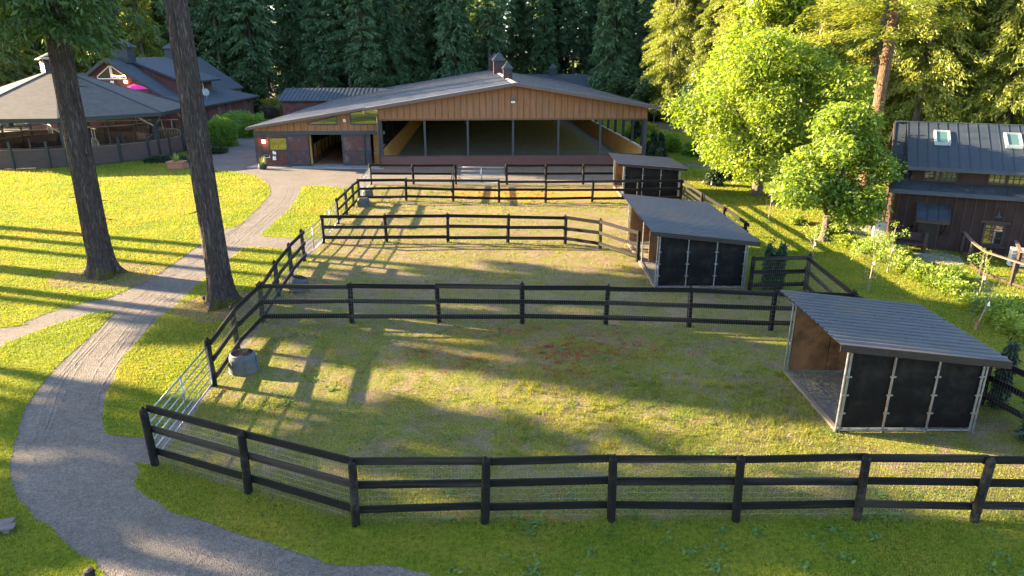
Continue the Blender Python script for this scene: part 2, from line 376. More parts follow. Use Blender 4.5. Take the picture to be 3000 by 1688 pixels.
def gravel_mat(name, c1, c2, c3):
    m, nt = newmat(name); v = mapping(nt)
    vo = nd(nt, 'ShaderNodeTexVoronoi'); vo.inputs['Scale'].default_value = 36; nt.links.new(v, vo.inputs['Vector'])
    sx = nd(nt, 'ShaderNodeSeparateColor'); nt.links.new(vo.outputs['Color'], sx.inputs[0])
    a = noise(nt, v, .5, 6, .7); b = noise(nt, v, 7, 5, .7)
    c = ramp(nt, a, [(.3, c1), (.7, c2)])
    c = mix(nt, ramp(nt, noise(nt, mapping(nt, (1,1,1), rot=(0,0,1)), 1.1, 6, .75), [(.52, (0,0,0)), (.72, (.7,.7,.7))]), c, c3)
    c = mix(nt, 1.0, c, ramp(nt, sx.outputs[0], [(0, (.68,.68,.68)), (1, (1.32,1.32,1.32))]), 'MULTIPLY')
    c = mix(nt, 1.0, c, ramp(nt, b, [(.3, (.75,.75,.75)), (.7, (1.15,1.15,1.15))]), 'MULTIPLY')
    h = math_(nt, 'ADD', vo.outputs['Distance'], math_(nt, 'MULTIPLY', b, 1.2))
    principled(nt, c, .92, 0, .2, h, .8, .03)
    return m
M['lawn'] = lawn_mat(); M['soil'] = soil_mat()
M['gravel'] = gravel_mat('drive_gravel', (.088,.077,.071), (.132,.115,.104), (.110,.091,.078))
M['mulch'] = pm('needle_litter', (.085,.042,.030), (.17,.095,.070), 9, rough=.95, bs=.8, bd=.04, c3=(.10,.075,.035), big=1.4)
M['forest_floor'] = pm('forest_floor', (.028,.035,.014), (.07,.06,.03), .8, rough=.95, bs=.6, bd=.1)

def smooth_poly(P, n=6, jit=True):
    n = n*2 if jit else n
    out = []; k = len(P); P = [Vector((p[0], p[1], 0)) for p in P]
    for i in range(k):
        p0, p1, p2, p3 = P[i-1], P[i], P[(i+1) % k], P[(i+2) % k]
        for j in range(n):
            t = j/n
            out.append(.5*((2*p1)+(p2-p0)*t+(2*p0-5*p1+4*p2-p3)*t*t+(3*p1-p0-3*p2+p3)*t**3))
    if jit:
        X = np.array([q.x for q in out]); Y = np.array([q.y for q in out])
        dx = (vnoise(X+300, Y+300, .45, 61)-.5)*.10+(vnoise(X+300, Y+300, .16, 62)-.5)*.05; dy = (vnoise(X+300, Y+300, .45, 63)-.5)*.10+(vnoise(X+300, Y+300, .16, 64)-.5)*.05
        for i, q in enumerate(out): out[i] = q + Vector((dx[i], dy[i], 0))
    return out
def sheet(name, P, z, mat, kind='structure'):
    tri = tessellate_polygon([[Vector((p[0], p[1], 0)) for p in P]])
    mb = MB(); mb.add([(p[0], p[1], z) for p in P], [list(t) for t in tri])
    o = mb.build(name, mat, kind=kind)
    for f in o.data.polygons:
        if f.normal.z < 0: o.data.flip_normals(); break
    return o
def gp(pts): return [G(x, y) for x, y in pts]
def lin(P, n=4):                                  # subdivide straight edges
    out = []
    for i in range(len(P)):
        for j in range(n): out.append(P[i].lerp(P[(i+1) % len(P)], j/n))
    return out

mb = MB(); mb.poly([(-700,-200,0),(700,-200,0),(700,1200,0),(-700,1200,0)])
ground = mb.build('lawn', M['lawn'], kind='structure')

# gravel: the drive, the yard before the barn, the side path and the spurs to the gates, as one sheet
LAWN_BIG = smooth_poly(gp([(560,494),(640,500),(729,510),(783,537),(791,566),(762,603),(700,660),(654,673),(567,731),(497,781),(400,835),(330,868),(260,884),(150,915),(70,945),(0,961)]) + [Vector((-26,20.0,0)),Vector((-60,24,0)),Vector((-64,62,0)),Vector((-45,57.4,0)),Vector((-38,58.6,0)),Vector((-34,61.5,0)),Vector((-33,62.6,0))], 5)
TONGUE = smooth_poly(gp([(29,1000),(120,965),(220,932),(265,920),(315,912),(332,915),(320,935),(255,995),(190,1052),(124,1123),(80,1195),(43,1294),(24,1380),(43,1437),(90,1500),(150,1550),(225,1620),(290,1662),(345,1705),(400,1760)]) + [Vector((-6.0,7.5,0)),Vector((-12,7,0)),Vector((-22,8,0)),Vector((-24,17.6,0)),Vector((-17.5,20.0,0))], 5)
STRIP = smooth_poly(gp([(882,560),(886,548),(930,544),(1010,551)]) + gp([(1050,545),(1044,600),(1000,640),(945,695),(900,702),(850,699),(790,694),(764,688),(800,655),(850,610)]), 4)
MID = smooth_poly(gp([(716,727),(760,726),(845,731)]) + gp([(880,745),(820,830),(765,930),(700,1010),(640,1110),(560,1190),(470,1270),(440,1283),(373,1281),(306,1266),(303,1214),(309,1161),(332,1114),(361,1052),(404,1000),(455,942),(518,889),(600,814),(662,775),(680,755)]), 4)
FRONT = smooth_poly(gp([(453,1358),(420,1378),(402,1395),(403,1420),(450,1465),(520,1503),(617,1537),(712,1567),(807,1598),(902,1631),(1000,1655),(1150,1662),(1280,1688)]) + [Vector((0,9.2,0)),Vector((9,8.2,0)),Vector((26,8.4,0)),Vector((30,14,0)),Vector((12,12.9,0)),Vector((4,12.9,0)),Vector((-3.0,12.9,0))], 4)
DRIVE = [Vector((-70,21,0)),Vector((-45,17,0)),Vector((-24,16.5,0)),Vector((-22,7,0)),Vector((30,7,0)),Vector((30,13,0)),Vector((4,13.4,0))] + gp([(1043,1533),(453,1362)]) + gp([(628,1133),(771,946),(892,766),(948,714),(1052,591),(1087,541)]) + gp([(1340,541),(1482,541),(1800,541),(1905,500)]) + [Vector((11.6,60,0)),Vector((-11.0,60.4,0)),Vector((-22.4,60.2,0)),Vector((-25.5,80,0)),Vector((-27.5,97,0)),Vector((-34.5,97,0)),Vector((-33.5,75,0)),Vector((-30.5,67,0)),Vector((-31.2,62.0,0)),Vector((-45,57.4,0)),Vector((-70,62,0))]
gravel = sheet('gravel_drive', DRIVE, .004, M['gravel'])
LAWNS = [('lawn', LAWN_BIG), ('lawn', TONGUE), ('lawn', STRIP), ('lawn', MID), ('lawn', FRONT)]
for n, P in LAWNS: sheet(n, P, .010, M['lawn'])

# fence lines on the ground
FRONT_POSTS = gp([(455,1363),(729,1444),(1043,1539),(1421,1532),(1790,1526),(2155,1526),(2510,1523),(2852,1528)])
FRONT_POSTS += [FRONT_POSTS[-1] + Vector((2.45,-.05,0)), FRONT_POSTS[-1] + Vector((4.6,-.08,0))]
CORNER_E = FRONT_POSTS[-1].copy()
LEFT_NEAR = gp([(628,1132),(697,1024),(771,946),(816,868),(855,810),(892,766)])
CROSS1 = gp([(771,946),(1031,947),(1286,947),(1530,949),(1774,951),(2018,959),(2257,969),(2487,975)])
CROSS2 = gp([(948,714),(1133,711),(1312,711),(1487,713),(1655,716),(1758,731),(1868,768)])
LEFT_FAR = gp([(991,656),(1016,629),(1036,607),(1052,591)])
CROSS3 = gp([(1052,591),(1190,589),(1327,592),(1462,594),(1598,595),(1734,594),(1867,594),(1992,591)])
FAR_L = gp([(1087,541),(1212,541),(1336,541)])
FAR_R = gp([(1485,541),(1598,541),(1708,541),(1800,541)])
RIGHT_NEAR = [G(2195,855), G(2358,851), G(2487,975)]
rd = RIGHT_NEAR[2]; RN_END = Vector((CORNER_E.x, CORNER_E.y, 0))
RIGHT_NEAR += [rd.lerp(RN_END, t) for t in (.25,.5,.75,1.0)]
RIGHT_FAR = [G(1992,591), G(2053,640), G(2115,688), G(2178,738)]
PADDOCK = FRONT_POSTS[:-1] + [CORNER_E, RIGHT_NEAR[2], G(2358,851), G(2195,851)] + [G(2178,738), G(1992,591), G(1905,541)] + [FAR_L[0], G(1052,591), G(948,714), G(771,946), G(628,1132)]
PADDOCK_S = lin(PADDOCK, 3)
sheet('paddock_ground', PADDOCK_S, .014, M['soil'])

def circle(c, rx, ry, n=30, jit=.14, seed=1):
    r = np.random.default_rng(seed).random(n); r = (r+np.roll(r,1)+np.roll(r,2))/3
    return [Vector((c.x+rx*math.cos(2*math.pi*i/n)*(1+jit*(r[i]*2-1)*2), c.y+ry*math.sin(2*math.pi*i/n)*(1+jit*(r[i]*2-1)*2), 0)) for i in range(n)]
T1 = G(306,806); T2 = G(648,893)
MULCH = [circle(T1+Vector((.35,-.1,0)), 2.25, 2.0, seed=3), circle(T2+Vector((.3,-.1,0)), 1.75, 1.55, seed=4)]
for P in MULCH: sheet('mulch_bed', P, .016, M['mulch'])
APRON = [G(758,489), G(1116,494), G(1116,503), G(745,494)]
mb = MB(); mb.prism([(p.x,p.y,.0) for p in [Vector((-22.3,59.7,0)),Vector((-10.9,60.3,0)),Vector((-10.8,57.6,0)),Vector((-22.5,58.2,0))]], (0,0,.07)); mb.build('concrete_apron', M['concrete'], kind='structure')
# courtyard of the brown house, garden walk beyond the maples, forest floor
sheet('paved_courtyard', gp([(2440,672),(2500,640),(2560,640),(2600,660),(2600,700),(2560,712)]), .010, M['concrete'])
sheet('house_path', gp([(2672,742),(2740,735),(2812,752),(2826,775),(2770,779),(2700,762)]), .010, M['concrete'])
sheet('garden_path', smooth_poly([Vector((10.5,63,0)),Vector((14,62.2,0)),Vector((20,57,0)),Vector((26,54,0)),Vector((33,50,0)),Vector((33,48.6,0)),Vector((26,52.4,0)),Vector((19.5,55.6,0)),Vector((13.5,60.8,0)),Vector((10.5,61.6,0))], 4), .010, M['gravel'])
FLOOR = [Vector((-300,300,0)),Vector((-300,50,0)),Vector((-64,74,0)),Vector((-58,96,0)),Vector((-40,112,0)),Vector((-24,121,0)),Vector((12,121,0)),Vector((17,100,0)),Vector((21,86,0)),Vector((26,66,0)),Vector((34,56,0)),Vector((44,48,0)),Vector((70,30,0)),Vector((300,40,0)),Vector((300,300,0))]
sheet('forest_floor', FLOOR, .012, M['forest_floor'])

# wheel ruts: low ridges of loose gravel that run along the drive
RUT = [[(166,1290),(200,1180),(240,1100),(310,1010),(380,930),(465,860),(545,795),(640,735),(700,685),(770,630),(820,585),(838,545)]]
def rut_line(P, off):
    L = [G(x, y) for x, y in P]; S = []
    for i in range(len(L)-1):
        p0, p1, p2, p3 = L[max(0,i-1)], L[i], L[i+1], L[min(len(L)-1,i+2)]
        for j in range(10):
            t = j/10; S.append(.5*((2*p1)+(p2-p0)*t+(2*p0-5*p1+4*p2-p3)*t*t+(3*p1-p0-3*p2+p3)*t**3))
    out = []
    for i, p in enumerate(S):
        d = (S[min(i+1,len(S)-1)]-S[max(i-1,0)]).normalized(); n = Vector((-d.y, d.x, 0)); out.append((p+n*(off+.05*math.sin(i*.21+off*9)), n))
    return out
mb = MB()
for off in (-.45,-.32,-.14,.04,.2,.62,.76,.92,1.06):
    S = rut_line(RUT[0], off*1.05-.42); a = random.randint(0, 25); b = len(S)-random.randint(0, 30)
    vs = []; fs = []
    for i, (p, n) in enumerate(S[a:b]):
        w = .045*(.7+.6*random.random()); h = .011*(.3+.9*random.random())
        vs += [(p.x-n.x*w,p.y-n.y*w,.0045), (p.x,p.y,.0045+h), (p.x+n.x*w,p.y+n.y*w,.0045)]
        if i: k = i*3; fs += [(k-3,k-2,k+1,k),(k-2,k-1,k+2,k+1)]
    mb.add(vs, fs)
mb.build('gravel_ruts', M['gravel'], kind='structure', fix=False)

# ------------------------------------------------------------------ fences
def post_mesh():
    mb = MB(); r = .088
    mb.lathe([(r,-.05),(r*1.03,.5),(r,1.0),(r*.98,1.44),(r*.80,1.475)], 10)
    n = len(mb.v); mb.f.append(list(range(n-10, n))); mb.m.append(0)
    mb.lathe([(.030,1.475),(.030,1.525),(.012,1.54)], 6, c=(.02,0,0)); n = len(mb.v); mb.f.append(list(range(n-6, n))); mb.m.append(0)
    o = mb.build('post_source', M['black_wood']); me = o.data; me.name = 'post'; bpy.data.objects.remove(o); return me
POST = post_mesh()
def rail_mesh():
    mb = MB(); mb.box(-.5,.5,-.022,.022,-.080,.080); o = mb.build('rail_source', M['black_wood'])
    me = o.data; me.name = 'rail'; bpy.data.objects.remove(o); return me
RAIL = rail_mesh()
RAILS_H = (1.405, .865, .315)
def wires(mb, a, b, z0, z1, dv, dh, r, off):
    d = b-a; L = d.length; d.normalize(); n = Vector((-d.y, d.x, 0))*off
    def bar(p, q):
        p = Vector(p); q = Vector(q); e = (q-p).normalized(); s = e.cross(n.normalized())*r; t = n.normalized()*r
        v = [p+s, p-s*.5+t*.8, p-s*.5-t*.8, q+s, q-s*.5+t*.8, q-s*.5-t*.8]
        mb.add(v, [(0,1,4,3),(1,2,5,4),(2,0,3,5)])
    k = max(2, int(L/dv))
    for i in range(1, k):
        p = a+d*(L*i/k)+n; j = random.uniform(-.01,.01)
        bar((p.x,p.y,z0), (p.x+d.x*j,p.y+d.y*j,z1))
    z = z0
    while z <= z1+.001:
        p = a+n; q = b+n; bar((p.x,p.y,z), (q.x,q.y,z)); z += dh
def fence(label, P, off=.10, mesh=(.06,.12,.0024), group='black board fences round the paddocks', rails=RAILS_H, skip_first=False, skip_last=False, cat='fence', twin=False):
    root = empty('board_fence', P[0]); tag(root, label, cat, group); o0 = P[0]
    for i, p in enumerate(P):
        if (skip_first and i == 0) or (skip_last and i == len(P)-1): continue
        s = random.uniform(.98, 1.03)
        link('post', POST, root, p-o0, (random.uniform(-.035,.035), random.uniform(-.03,.03), random.uniform(0, 6)), (1, 1, s))
    w = MB()
    for i in range(len(P)-1):
        a, b = P[i]-o0, P[i+1]-o0; d = b-a; L = d.length; d.normalize(); n = Vector((-d.y, d.x, 0)); ang = math.atan2(d.y, d.x)
        for h in rails:
            c = (a+b)/2 + n*off; t = random.uniform(-.018,.018)
            link('rail', RAIL, root, (c.x, c.y, h+random.uniform(-.02,.02)), (0, t, ang+random.uniform(-.003,.003)), (L+.10-.004*random.random(), 1, random.uniform(.94,1.06)))
        if mesh: wires(w, a, b, .06, 1.36, mesh[0], mesh[1], mesh[2], off+(.035 if off > 0 else -.035))
    if mesh: w.build('wire_mesh', M['wire'], root, fix=False)
    return root
fence('long nearest black board fence with wire mesh, turning a corner at the gravel bend', FRONT_POSTS, .105, (.065,.13,.0034))
fence('black board fence beside the drive, from the nearest gate past two grey feeders', LEFT_NEAR, -.105, (.10,.2,.0022))
fence('black cross fence with wire mesh between the nearest and the middle paddock', CROSS1, -.105, (.075,.15,.0027), skip_first=True, skip_last=True)
fence('black three-rail cross fence that bends towards the middle shelter', CROSS2, -.105, (.11,.22,.0024))
fence('short black fence beside the drive at the far grey hay feeders', LEFT_FAR, -.105, (.14,.28,.002))
fence('black three-rail cross fence in front of the farthest shelter', CROSS3, -.105, None, skip_first=True)
fence('far black fence facing the riding arena, left of the steel gate', FAR_L, .105, (.09,.5,.004), rails=(1.40,.80))
fence('far black fence facing the riding arena, right of the steel gate', FAR_R, .105, (.09,.5,.004), rails=(1.40,.80))
fence('short black rail joining the far steel gate to the cross fence', [G(1327,592), G(1336,541)], .1, None, rails=(1.38,.8), skip_first=True, skip_last=True)
fence('brown weathered board fence along the lawn behind the farthest shelter', RIGHT_FAR, .105, (.09,.3,.003), skip_first=True, rails=(1.34,.98,.42))
fence('black fence along the right lawn, running from the middle shelter behind the nearest one', RIGHT_NEAR, -.105, (.08,.15,.0034), skip_last=True)

# ------------------------------------------------------------------ gates
def gate(label, a, b, nbar=6, H=1.28, meshed=(.10,.10,.0016), rr=.019):
    root = empty('pipe_gate', a); tag(root, label, 'gate', 'galvanized pipe gates')
    d = b-a; L = d.length; d.normalize(); n = Vector((-d.y, d.x, 0)); P = lambda t, z: Vector((d.x*t, d.y*t, z))
    mb = MB(); z0 = .14
    mb.tube([P(.13,z0),P(.13,H),P(L-.13,H),P(L-.13,z0),P(.13,z0)], rr*1.25, 8, cap=False)
    mb.build('gate_frame', M['galv'], root, smooth=True)
    for i in range(1, nbar-1):
        m2 = MB(); z = z0+(H-z0)*i/(nbar-1); m2.tube([P(.13,z),P(L-.13,z)], rr, 8); m2.build('crossbar', M['galv'], root, smooth=True)
    m2 = MB(); m2.tube([P(L*.5,z0),P(L*.5,H)], rr*1.2, 8); m2.build('brace', M['galv'], root, smooth=True)
    w = MB(); wires(w, P(.13,0), P(L-.13,0), z0, H, meshed[0], meshed[1], meshed[2], .01); w.build('wire_mesh', M['galv'], root, fix=False)
    h = MB()
    for z in (.35, 1.05): h.box(-.02,.16,-.03,.03,z-.02,z+.02)
    h.build('hinge', M['galv'], root, rz=math.atan2(d.y,d.x))
    return root
gate('nearest steel pipe gate, between the fence corner post and the gravel drive', G(455,1363), G(628,1132), 6)
gate('steel pipe gate beside the drive, nearer half of the pair at the middle paddocks', G(892,766), G(948,714), 6)
gate('steel pipe gate beside the drive, farther half of the pair at the middle paddocks', G(948,714), G(991,656), 6)
gate('small far meshed steel gate at the end of the left fence, near the stable', G(1052,591), G(1087,541), 4, meshed=(.06,.3,.003))
gate('wide pale steel gate in the far fence facing the arena', G(1340,541), G(1482,541), 5, meshed=(.09,.6,.006), rr=.03)

# ------------------------------------------------------------------ hay feeders
def feeder():
    root = empty('hay_feeder')
    mb = MB(); mb.lathe([(.43,0),(.445,.03),(.43,.05),(.418,.20),(.430,.215),(.430,.245),(.412,.26),(.385,.46),(.355,.55),(.325,.578),(.312,.575),(.30,.50),(.29,.36)], 30)
    for k in range(6):
        t = 2*math.pi*k/6; c, s = math.cos(t), math.sin(t)
        mb.prism([(c*.425-s*.035,s*.425+c*.035,.05),(c*.425+s*.035,s*.425-c*.035,.05),(c*.395+s*.03,s*.395-c*.03,.44),(c*.395-s*.03,s*.395+c*.03,.44)], (c*.022,s*.022,0))
    mb.build('tub', M['tub'], root, smooth=False)
    h = MB(); h.lathe([(.0,.50),(.15,.49),(.30,.46)], 20); h.build('hay', M['hay'], root)
    g = MB(); k = 8
    for i in range(-3, 4):
        o = i*.09; e = math.sqrt(max(0, .31**2-o*o)); z = .565
        g.tube([(o+random.uniform(-.015,.015),-e,z),(o,0,z-.02),(o+random.uniform(-.015,.015),e,z)], .014, 5)
        g.tube([(-e,o,z+.012),(0,o+random.uniform(-.015,.015),z-.01),(e,o,z+.012)], .014, 5)
    g.build('grid_lid', M['fascia'], root)
    return root
f0 = feeder(); spots = [((620,914),'grey hay feeder tub with a grid lid in the nearest paddock', 1.0, 0), ((752,722),'tilted grey hay feeder tub just beyond the second fence', .95, .22), ((912,508),'grey hay feeder tub beside the far left fence, in front of its twin', .98, 0), ((923,489),'grey hay feeder tub half hidden behind another at the far left fence', .95, 0)]
for i, ((x, y), lab, s, tl) in enumerate(spots):
    o = f0 if i == 0 else copy_tree(f0)
    base = [(716,1085),(872,852),(1066,605),(1078,577)][i]
    o.location = G(*base); o.rotation_euler = (tl, tl*.6, i*1.3); s *= [1.0,.93,.95,.9][i]; o.scale = (s, s, s*1.02)
    if tl: o.location.z = .06
    tag(o, lab, 'hay feeder', 'grey hay feeders along the left fence')

# ------------------------------------------------------------------ run-in shelters
def shelter(label, x, y, w, d, hl, hr, ovl=.45, deep=False):
    root = empty('run_in_shelter', (x, y, .014)); tag(root, label, 'shelter', 'black run-in shelters with sloping steel roofs')
    zt = lambda t: hl+(hr-hl)*(t+ovl)/(w+ovl+.4)              # underside of the roof over local x
    x0, x1, y0, y1 = -ovl, w+.45, -.28, d+.28
    mb = MB(); nrib = int((y1-y0)/.25); vs = []; fs = []       # ribbed steel sheet, ribs run down the slope
    prof = []
    for i in range(nrib):
        a = y0+(y1-y0)*i/nrib; s = (y1-y0)/nrib
        prof += [(a,0),(a+s*.62,0),(a+s*.70,.045),(a+s*.88,.045),(a+s*.96,0)]
    prof.append((y1,0))
    for yy, h in prof: vs += [(x0,yy,zt(x0)+.05+h),(x1,yy,zt(x1)+.05+h)]
    for i in range(len(prof)-1): fs.append((2*i,2*i+1,2*i+3,2*i+2))
    mb.add(vs, fs); mb.poly([(x0,y0,zt(x0)+.035),(x0,y1,zt(x0)+.035),(x1,y1,zt(x1)+.035),(x1,y0,zt(x1)+.035)]); mb.build('roof', M['shed_roof'], root)
    for yy in (y0-.012, y1+.012):
        fa = MB(); fa.prism([(x0,yy,zt(x0)-.13),(x1,yy,zt(x1)-.13),(x1,yy,zt(x1)+.05),(x0,yy,zt(x0)+.05)], (0,.018 if yy>0 else -.018,0)); fa.build('fascia', M['fascia'], root)
    n = 3; xs = [w*i/n for i in range(n+1)]
    for yy, sgn in ((0,-1),(d,1)):                            # end walls: three black panels in a pipe frame
        for i in range(n):
            p = MB(); a, b = xs[i]+.015, xs[i+1]-.015
            p.prism([(a,yy,.12),(b,yy,.12),(b,yy,zt(b)-.03),(a,yy,zt(a)-.03)], (0,-sgn*.03,0)); 
            p.build('wall_panel', M['black_panel'], root)
            q = MB(); q.prism([(a,yy-sgn*.034,.12),(b,yy-sgn*.034,.12),(b,yy-sgn*.034,zt(b)-.05),(a,yy-sgn*.034,zt(a)-.05)], (0,-sgn*.015,0)); q.build('inner_lining', M['plywood'], root)
        for i, xx in enumerate(xs):
            p = MB(); p.tube([(xx,yy+sgn*.03,-.01),(xx,yy+sgn*.03,zt(xx)+.0)], .027, 8)
            if i in (0, n): p.tube([(xx-.09*(1 if i==0 else -1),yy+sgn*.03,-.01),(xx-.09*(1 if i==0 else -1),yy+sgn*.03,zt(xx)-.02)], .025, 8)
            for z in (.55, 1.05, 1.55): p.box(xx-.075,xx+.075,yy+sgn*.05-.012,yy+sgn*.05+.012,z-.022,z+.022)
            p.build('steel_post', M['galv'], root)
        s = MB(); s.tube([(0,yy+sgn*.03,.06),(w,yy+sgn*.03,.06)], .022, 8)
        for k in range(7): s.box(w*(k+.5)/7-.03,w*(k+.5)/7+.03,yy+sgn*.05-.012,yy+sgn*.05+.012,.05,.12)
        s.build('base_rail', M['galv'], root)
    nb = max(2, round(d/1.2))
    for i in range(nb):                                        # back wall on the low side
        a, b = d*i/nb+.02, d*(i+1)/nb-.02
        p = MB(); p.box(w-.02,w+.012,a,b,.12,zt(w)-.03); p.build('back_panel', M['black_panel'], root)
        q = MB(); q.box(w-.040,w-.023,a,b,.12,zt(w)-.05); q.build('inner_lining', M['plywood'], root)
    for i in range(nb+1):
        p = MB(); p.tube([(w+.035,d*i/nb,0),(w+.035,d*i/nb,zt(w))], .025, 8); p.build('steel_post', M['galv'], root)
        p = MB(); p.tube([(0 if i in (0,nb) else w-.06,d*i/nb,zt(0 if i in (0,nb) else w)-.05),(w-.06,d*i/nb,zt(w-.06)-.05)], .02, 6); p.build('rafter', M['galv'], root)
    if deep:
        p = MB(); p.prism([(.3,d*.5,.12),(w-.05,d*.5,.12),(w-.05,d*.5,zt(w)-.06),(.3,d*.5,zt(.3)-.06)], (0,.03,0)); p.build('partition', M['plywood'], root)
        p = MB(); p.tube([(0,d*.5,0),(0,d*.5,zt(0))], .03, 8); p.build('steel_post', M['galv'], root)
    h = MB(); h.tube([(0,-.0,zt(0)-.06),(0,d,zt(0)-.06)], .03, 8); h.build('header_pipe', M['galv'], root)
    f = MB(); nm = max(2, int(d/1.15))
    for i in range(nm):
        for j in range(2): f.box(.03+j*(w-.08)/2+.004, .03+(j+1)*(w-.08)/2-.004, .03+i*(d-.06)/nm+.004, .03+(i+1)*(d-.06)/nm-.004, .0, .045)
    f.build('floor_mat', M['rubber'], root)
    k = MB(); k.box(-.10,.02,-.02,d+.02,-.01,.085); k.build('sill', M['timber'], root)
    hy = MB()
    for _ in range(170):
        a = random.uniform(0,6.3); L = random.uniform(.06,.16); px = random.gauss(.45,.28); py = random.gauss(d*.72,.55)
        px = min(max(px,.08),w-.2); py = min(max(py,.1),d-.2)
        hy.beam((px,py,.052),(px+L*math.cos(a),py+L*math.sin(a),.056),  .009,.005)
    hy.build('straw', M['straw'], root, kind='stuff', fix=False)
    return root
g = G(2455,1266); shelter('nearest black shelter with a ribbed grey roof and straw on its floor mats', g.x, g.y, 3.28, 3.35, 2.47, 2.02)
g = G(1924,846); shelter('middle black shelter, deep and divided, with a long ribbed roof', g.x, g.y, 3.45, 7.0, 2.42, 1.98, deep=True)
g = G(1826,582); shelter('farthest black shelter with a rust-stained roof before the riding arena', g.x, g.y, 3.6, 4.2, 2.32, 1.98, ovl=.5)
# ------------------------------------------------------------------ buildings
def slope_uv(o):
    me = o.data; uv = me.uv_layers.new(name='UVMap')
    for f in me.polygons:
        n = f.normal; h = Vector((0,0,1)).cross(n)
        h = h.normalized() if h.length > .01 else Vector((1,0,0))
        s = n.cross(h)
        for li in f.loop_indices:
            c = me.vertices[me.loops[li].vertex_index].co; uv.data[li].uv = (c.dot(h), c.dot(s))
    return o
def slab(mb, P, t=.12, mi=0):
    """a roof plane given by its upper corners, with thickness"""
    return mb.prism(P, (0,0,-t), mi)
def battens(mb, x0, x1, zb, zt, y, step, w=.05, d=.028, mi=0):
    n = int((x1-x0)/step)
    for i in range(n+1):
        x = x0+.03+(x1-x0-.06)*i/max(n,1); h = zt(x)
        b = zb(x) if callable(zb) else zb
        if h-b > .06: mb.box(x-w/2, x+w/2, y-d, y-.001, b+.004, h-.004, mi)
def seams(mb, p00, p10, p01, p11, step, w=.03, h=.035, mi=0):
    """standing seams from the edge p00-p10 to the edge p01-p11"""
    p00, p10, p01, p11 = map(Vector, (p00,p10,p01,p11)); n = max(1, int((p10-p00).length/step))
    for i in range(n+1):
        a = p00.lerp(p10, i/n); b = p01.lerp(p11, i/n)
        mb.beam(a+Vector((0,0,h/2)), b+Vector((0,0,h/2)), w, h, mi)
def window(root, name, x0, x1, z0, z1, y, trim, cols=1, rows=1, fw=.07, glass=None, poly=None):
    """frame, glazing bars and pane on a wall facing -y"""
    pts = poly or [(x0,z0),(x1,z0),(x1,z1),(x0,z1)]
    cx = sum(p[0] for p in pts)/len(pts); cz = sum(p[1] for p in pts)/len(pts)
    fr = MB()
    for i in range(len(pts)):
        a, b = pts[i], pts[(i+1)%len(pts)]
        fr.beam((a[0],y-.035,a[1]), (b[0],y-.035,b[1]), fw, .07, up=(0,1,0))
    for i in range(1, cols): x = x0+(x1-x0)*i/cols; fr.beam((x,y-.03,z0),(x,y-.03,z1), .032, .03, up=(0,1,0))
    for i in range(1, rows): z = z0+(z1-z0)*i/rows; fr.beam((x0,y-.027,z),(x1,y-.027,z), .032, .03, up=(0,1,0))
    f = fr.build(name, trim, root)
    pb = MB(); pb.poly([(p[0],y-.012,p[1]) for p in pts]); pb.build('pane', glass or M['glass'], f)
    return f
def cupola(root, x, y, z, w, hb, roofmat, wall, h_roof=None):
    b = MB(); b.box(x-w/2,x+w/2,y-w/2,y+w/2,z-.5,z+hb)
    c = b.build('cupola', wall, root)
    l = MB()
    for k in range(5):
        zz = z+hb*.45+k*hb*.1
        l.box(x-w*.36,x+w*.36,y-w/2-.02,y-w/2+.0,zz,zz+hb*.05); l.box(x-w/2-.02,x-w/2,y-w*.36,y+w*.36,zz,zz+hb*.05)
    l.box(x-w/2-.03,x+w/2+.03,y-w/2-.03,y+w/2+.03,z+.12,z+.2)
    l.build('louvre', M['dark_post'], c)
    e = w*.64; hr = h_roof or w*.74; r = MB(); zt = z+hb
    base = [(x-e,y-e,zt),(x+e,y-e,zt),(x+e,y+e,zt),(x-e,y+e,zt)]; ap = (x,y,zt+hr)
    for i in range(4): r.poly([base[i], base[(i+1)%4], ap])
    r.poly([(p[0],p[1],zt-.03) for p in base]); 
    for i in range(4): a, b_ = base[i], base[(i+1)%4]; r.poly([a,b_,(b_[0],b_[1],zt-.03),(a[0],a[1],zt-.03)])
    slope_uv(r.build('cupola_roof', roofmat, c))
    return c

# ---------------- riding arena with the stable wing
AF = Frame(-11.07, 57.95, 3.2)
arena = empty('riding_arena', AF.o, R(3.2))
tag(arena, 'large open riding arena with wooden gable, stable doors and a low dark metal roof', 'riding arena')
AW, AL, WING, WY = 22.55, 58.0, 10.7, 1.6
AX = AW/2; SLP = .160; ZAP = 6.80
zr = lambda x: ZAP - SLP*abs(x-AX)
rf = MB()
slab(rf, [(-1.0,-.9,zr(-1.0)+.16),(AX,-.9,zr(AX)+.16),(AX,WY-.7,zr(AX)+.16),(-1.0,WY-.7,zr(-1.0)+.16)], .16)
slab(rf, [(-WING-.4,WY-.7,zr(-WING-.4)+.16),(AX,WY-.7,zr(AX)+.16),(AX,AL+.6,zr(AX)+.16),(-WING-.4,AL+.6,zr(-WING-.4)+.16)], .16)
slab(rf, [(AX,-.9,zr(AX)+.16),(AW+.8,-.9,zr(AW+.8)+.16),(AW+.8,AL+.6,zr(AW+.8)+.16),(AX,AL+.6,zr(AX)+.16)], .16)
rf.build('roof', M['barn_metal'], arena)
sm = MB()
seams(sm, (-1.0,-.8,zr(-1)+.16), (-1.0,WY-.8,zr(-1)+.16), (AX-.2,-.8,zr(AX-.2)+.16), (AX-.2,WY-.8,zr(AX-.2)+.16), .9, .035, .02)
seams(sm, (-WING-.4,WY,zr(-WING-.4)+.16), (-WING-.4,AL,zr(-WING-.4)+.16), (AX-.2,WY,zr(AX-.2)+.16), (AX-.2,AL,zr(AX-.2)+.16), .9, .035, .02)
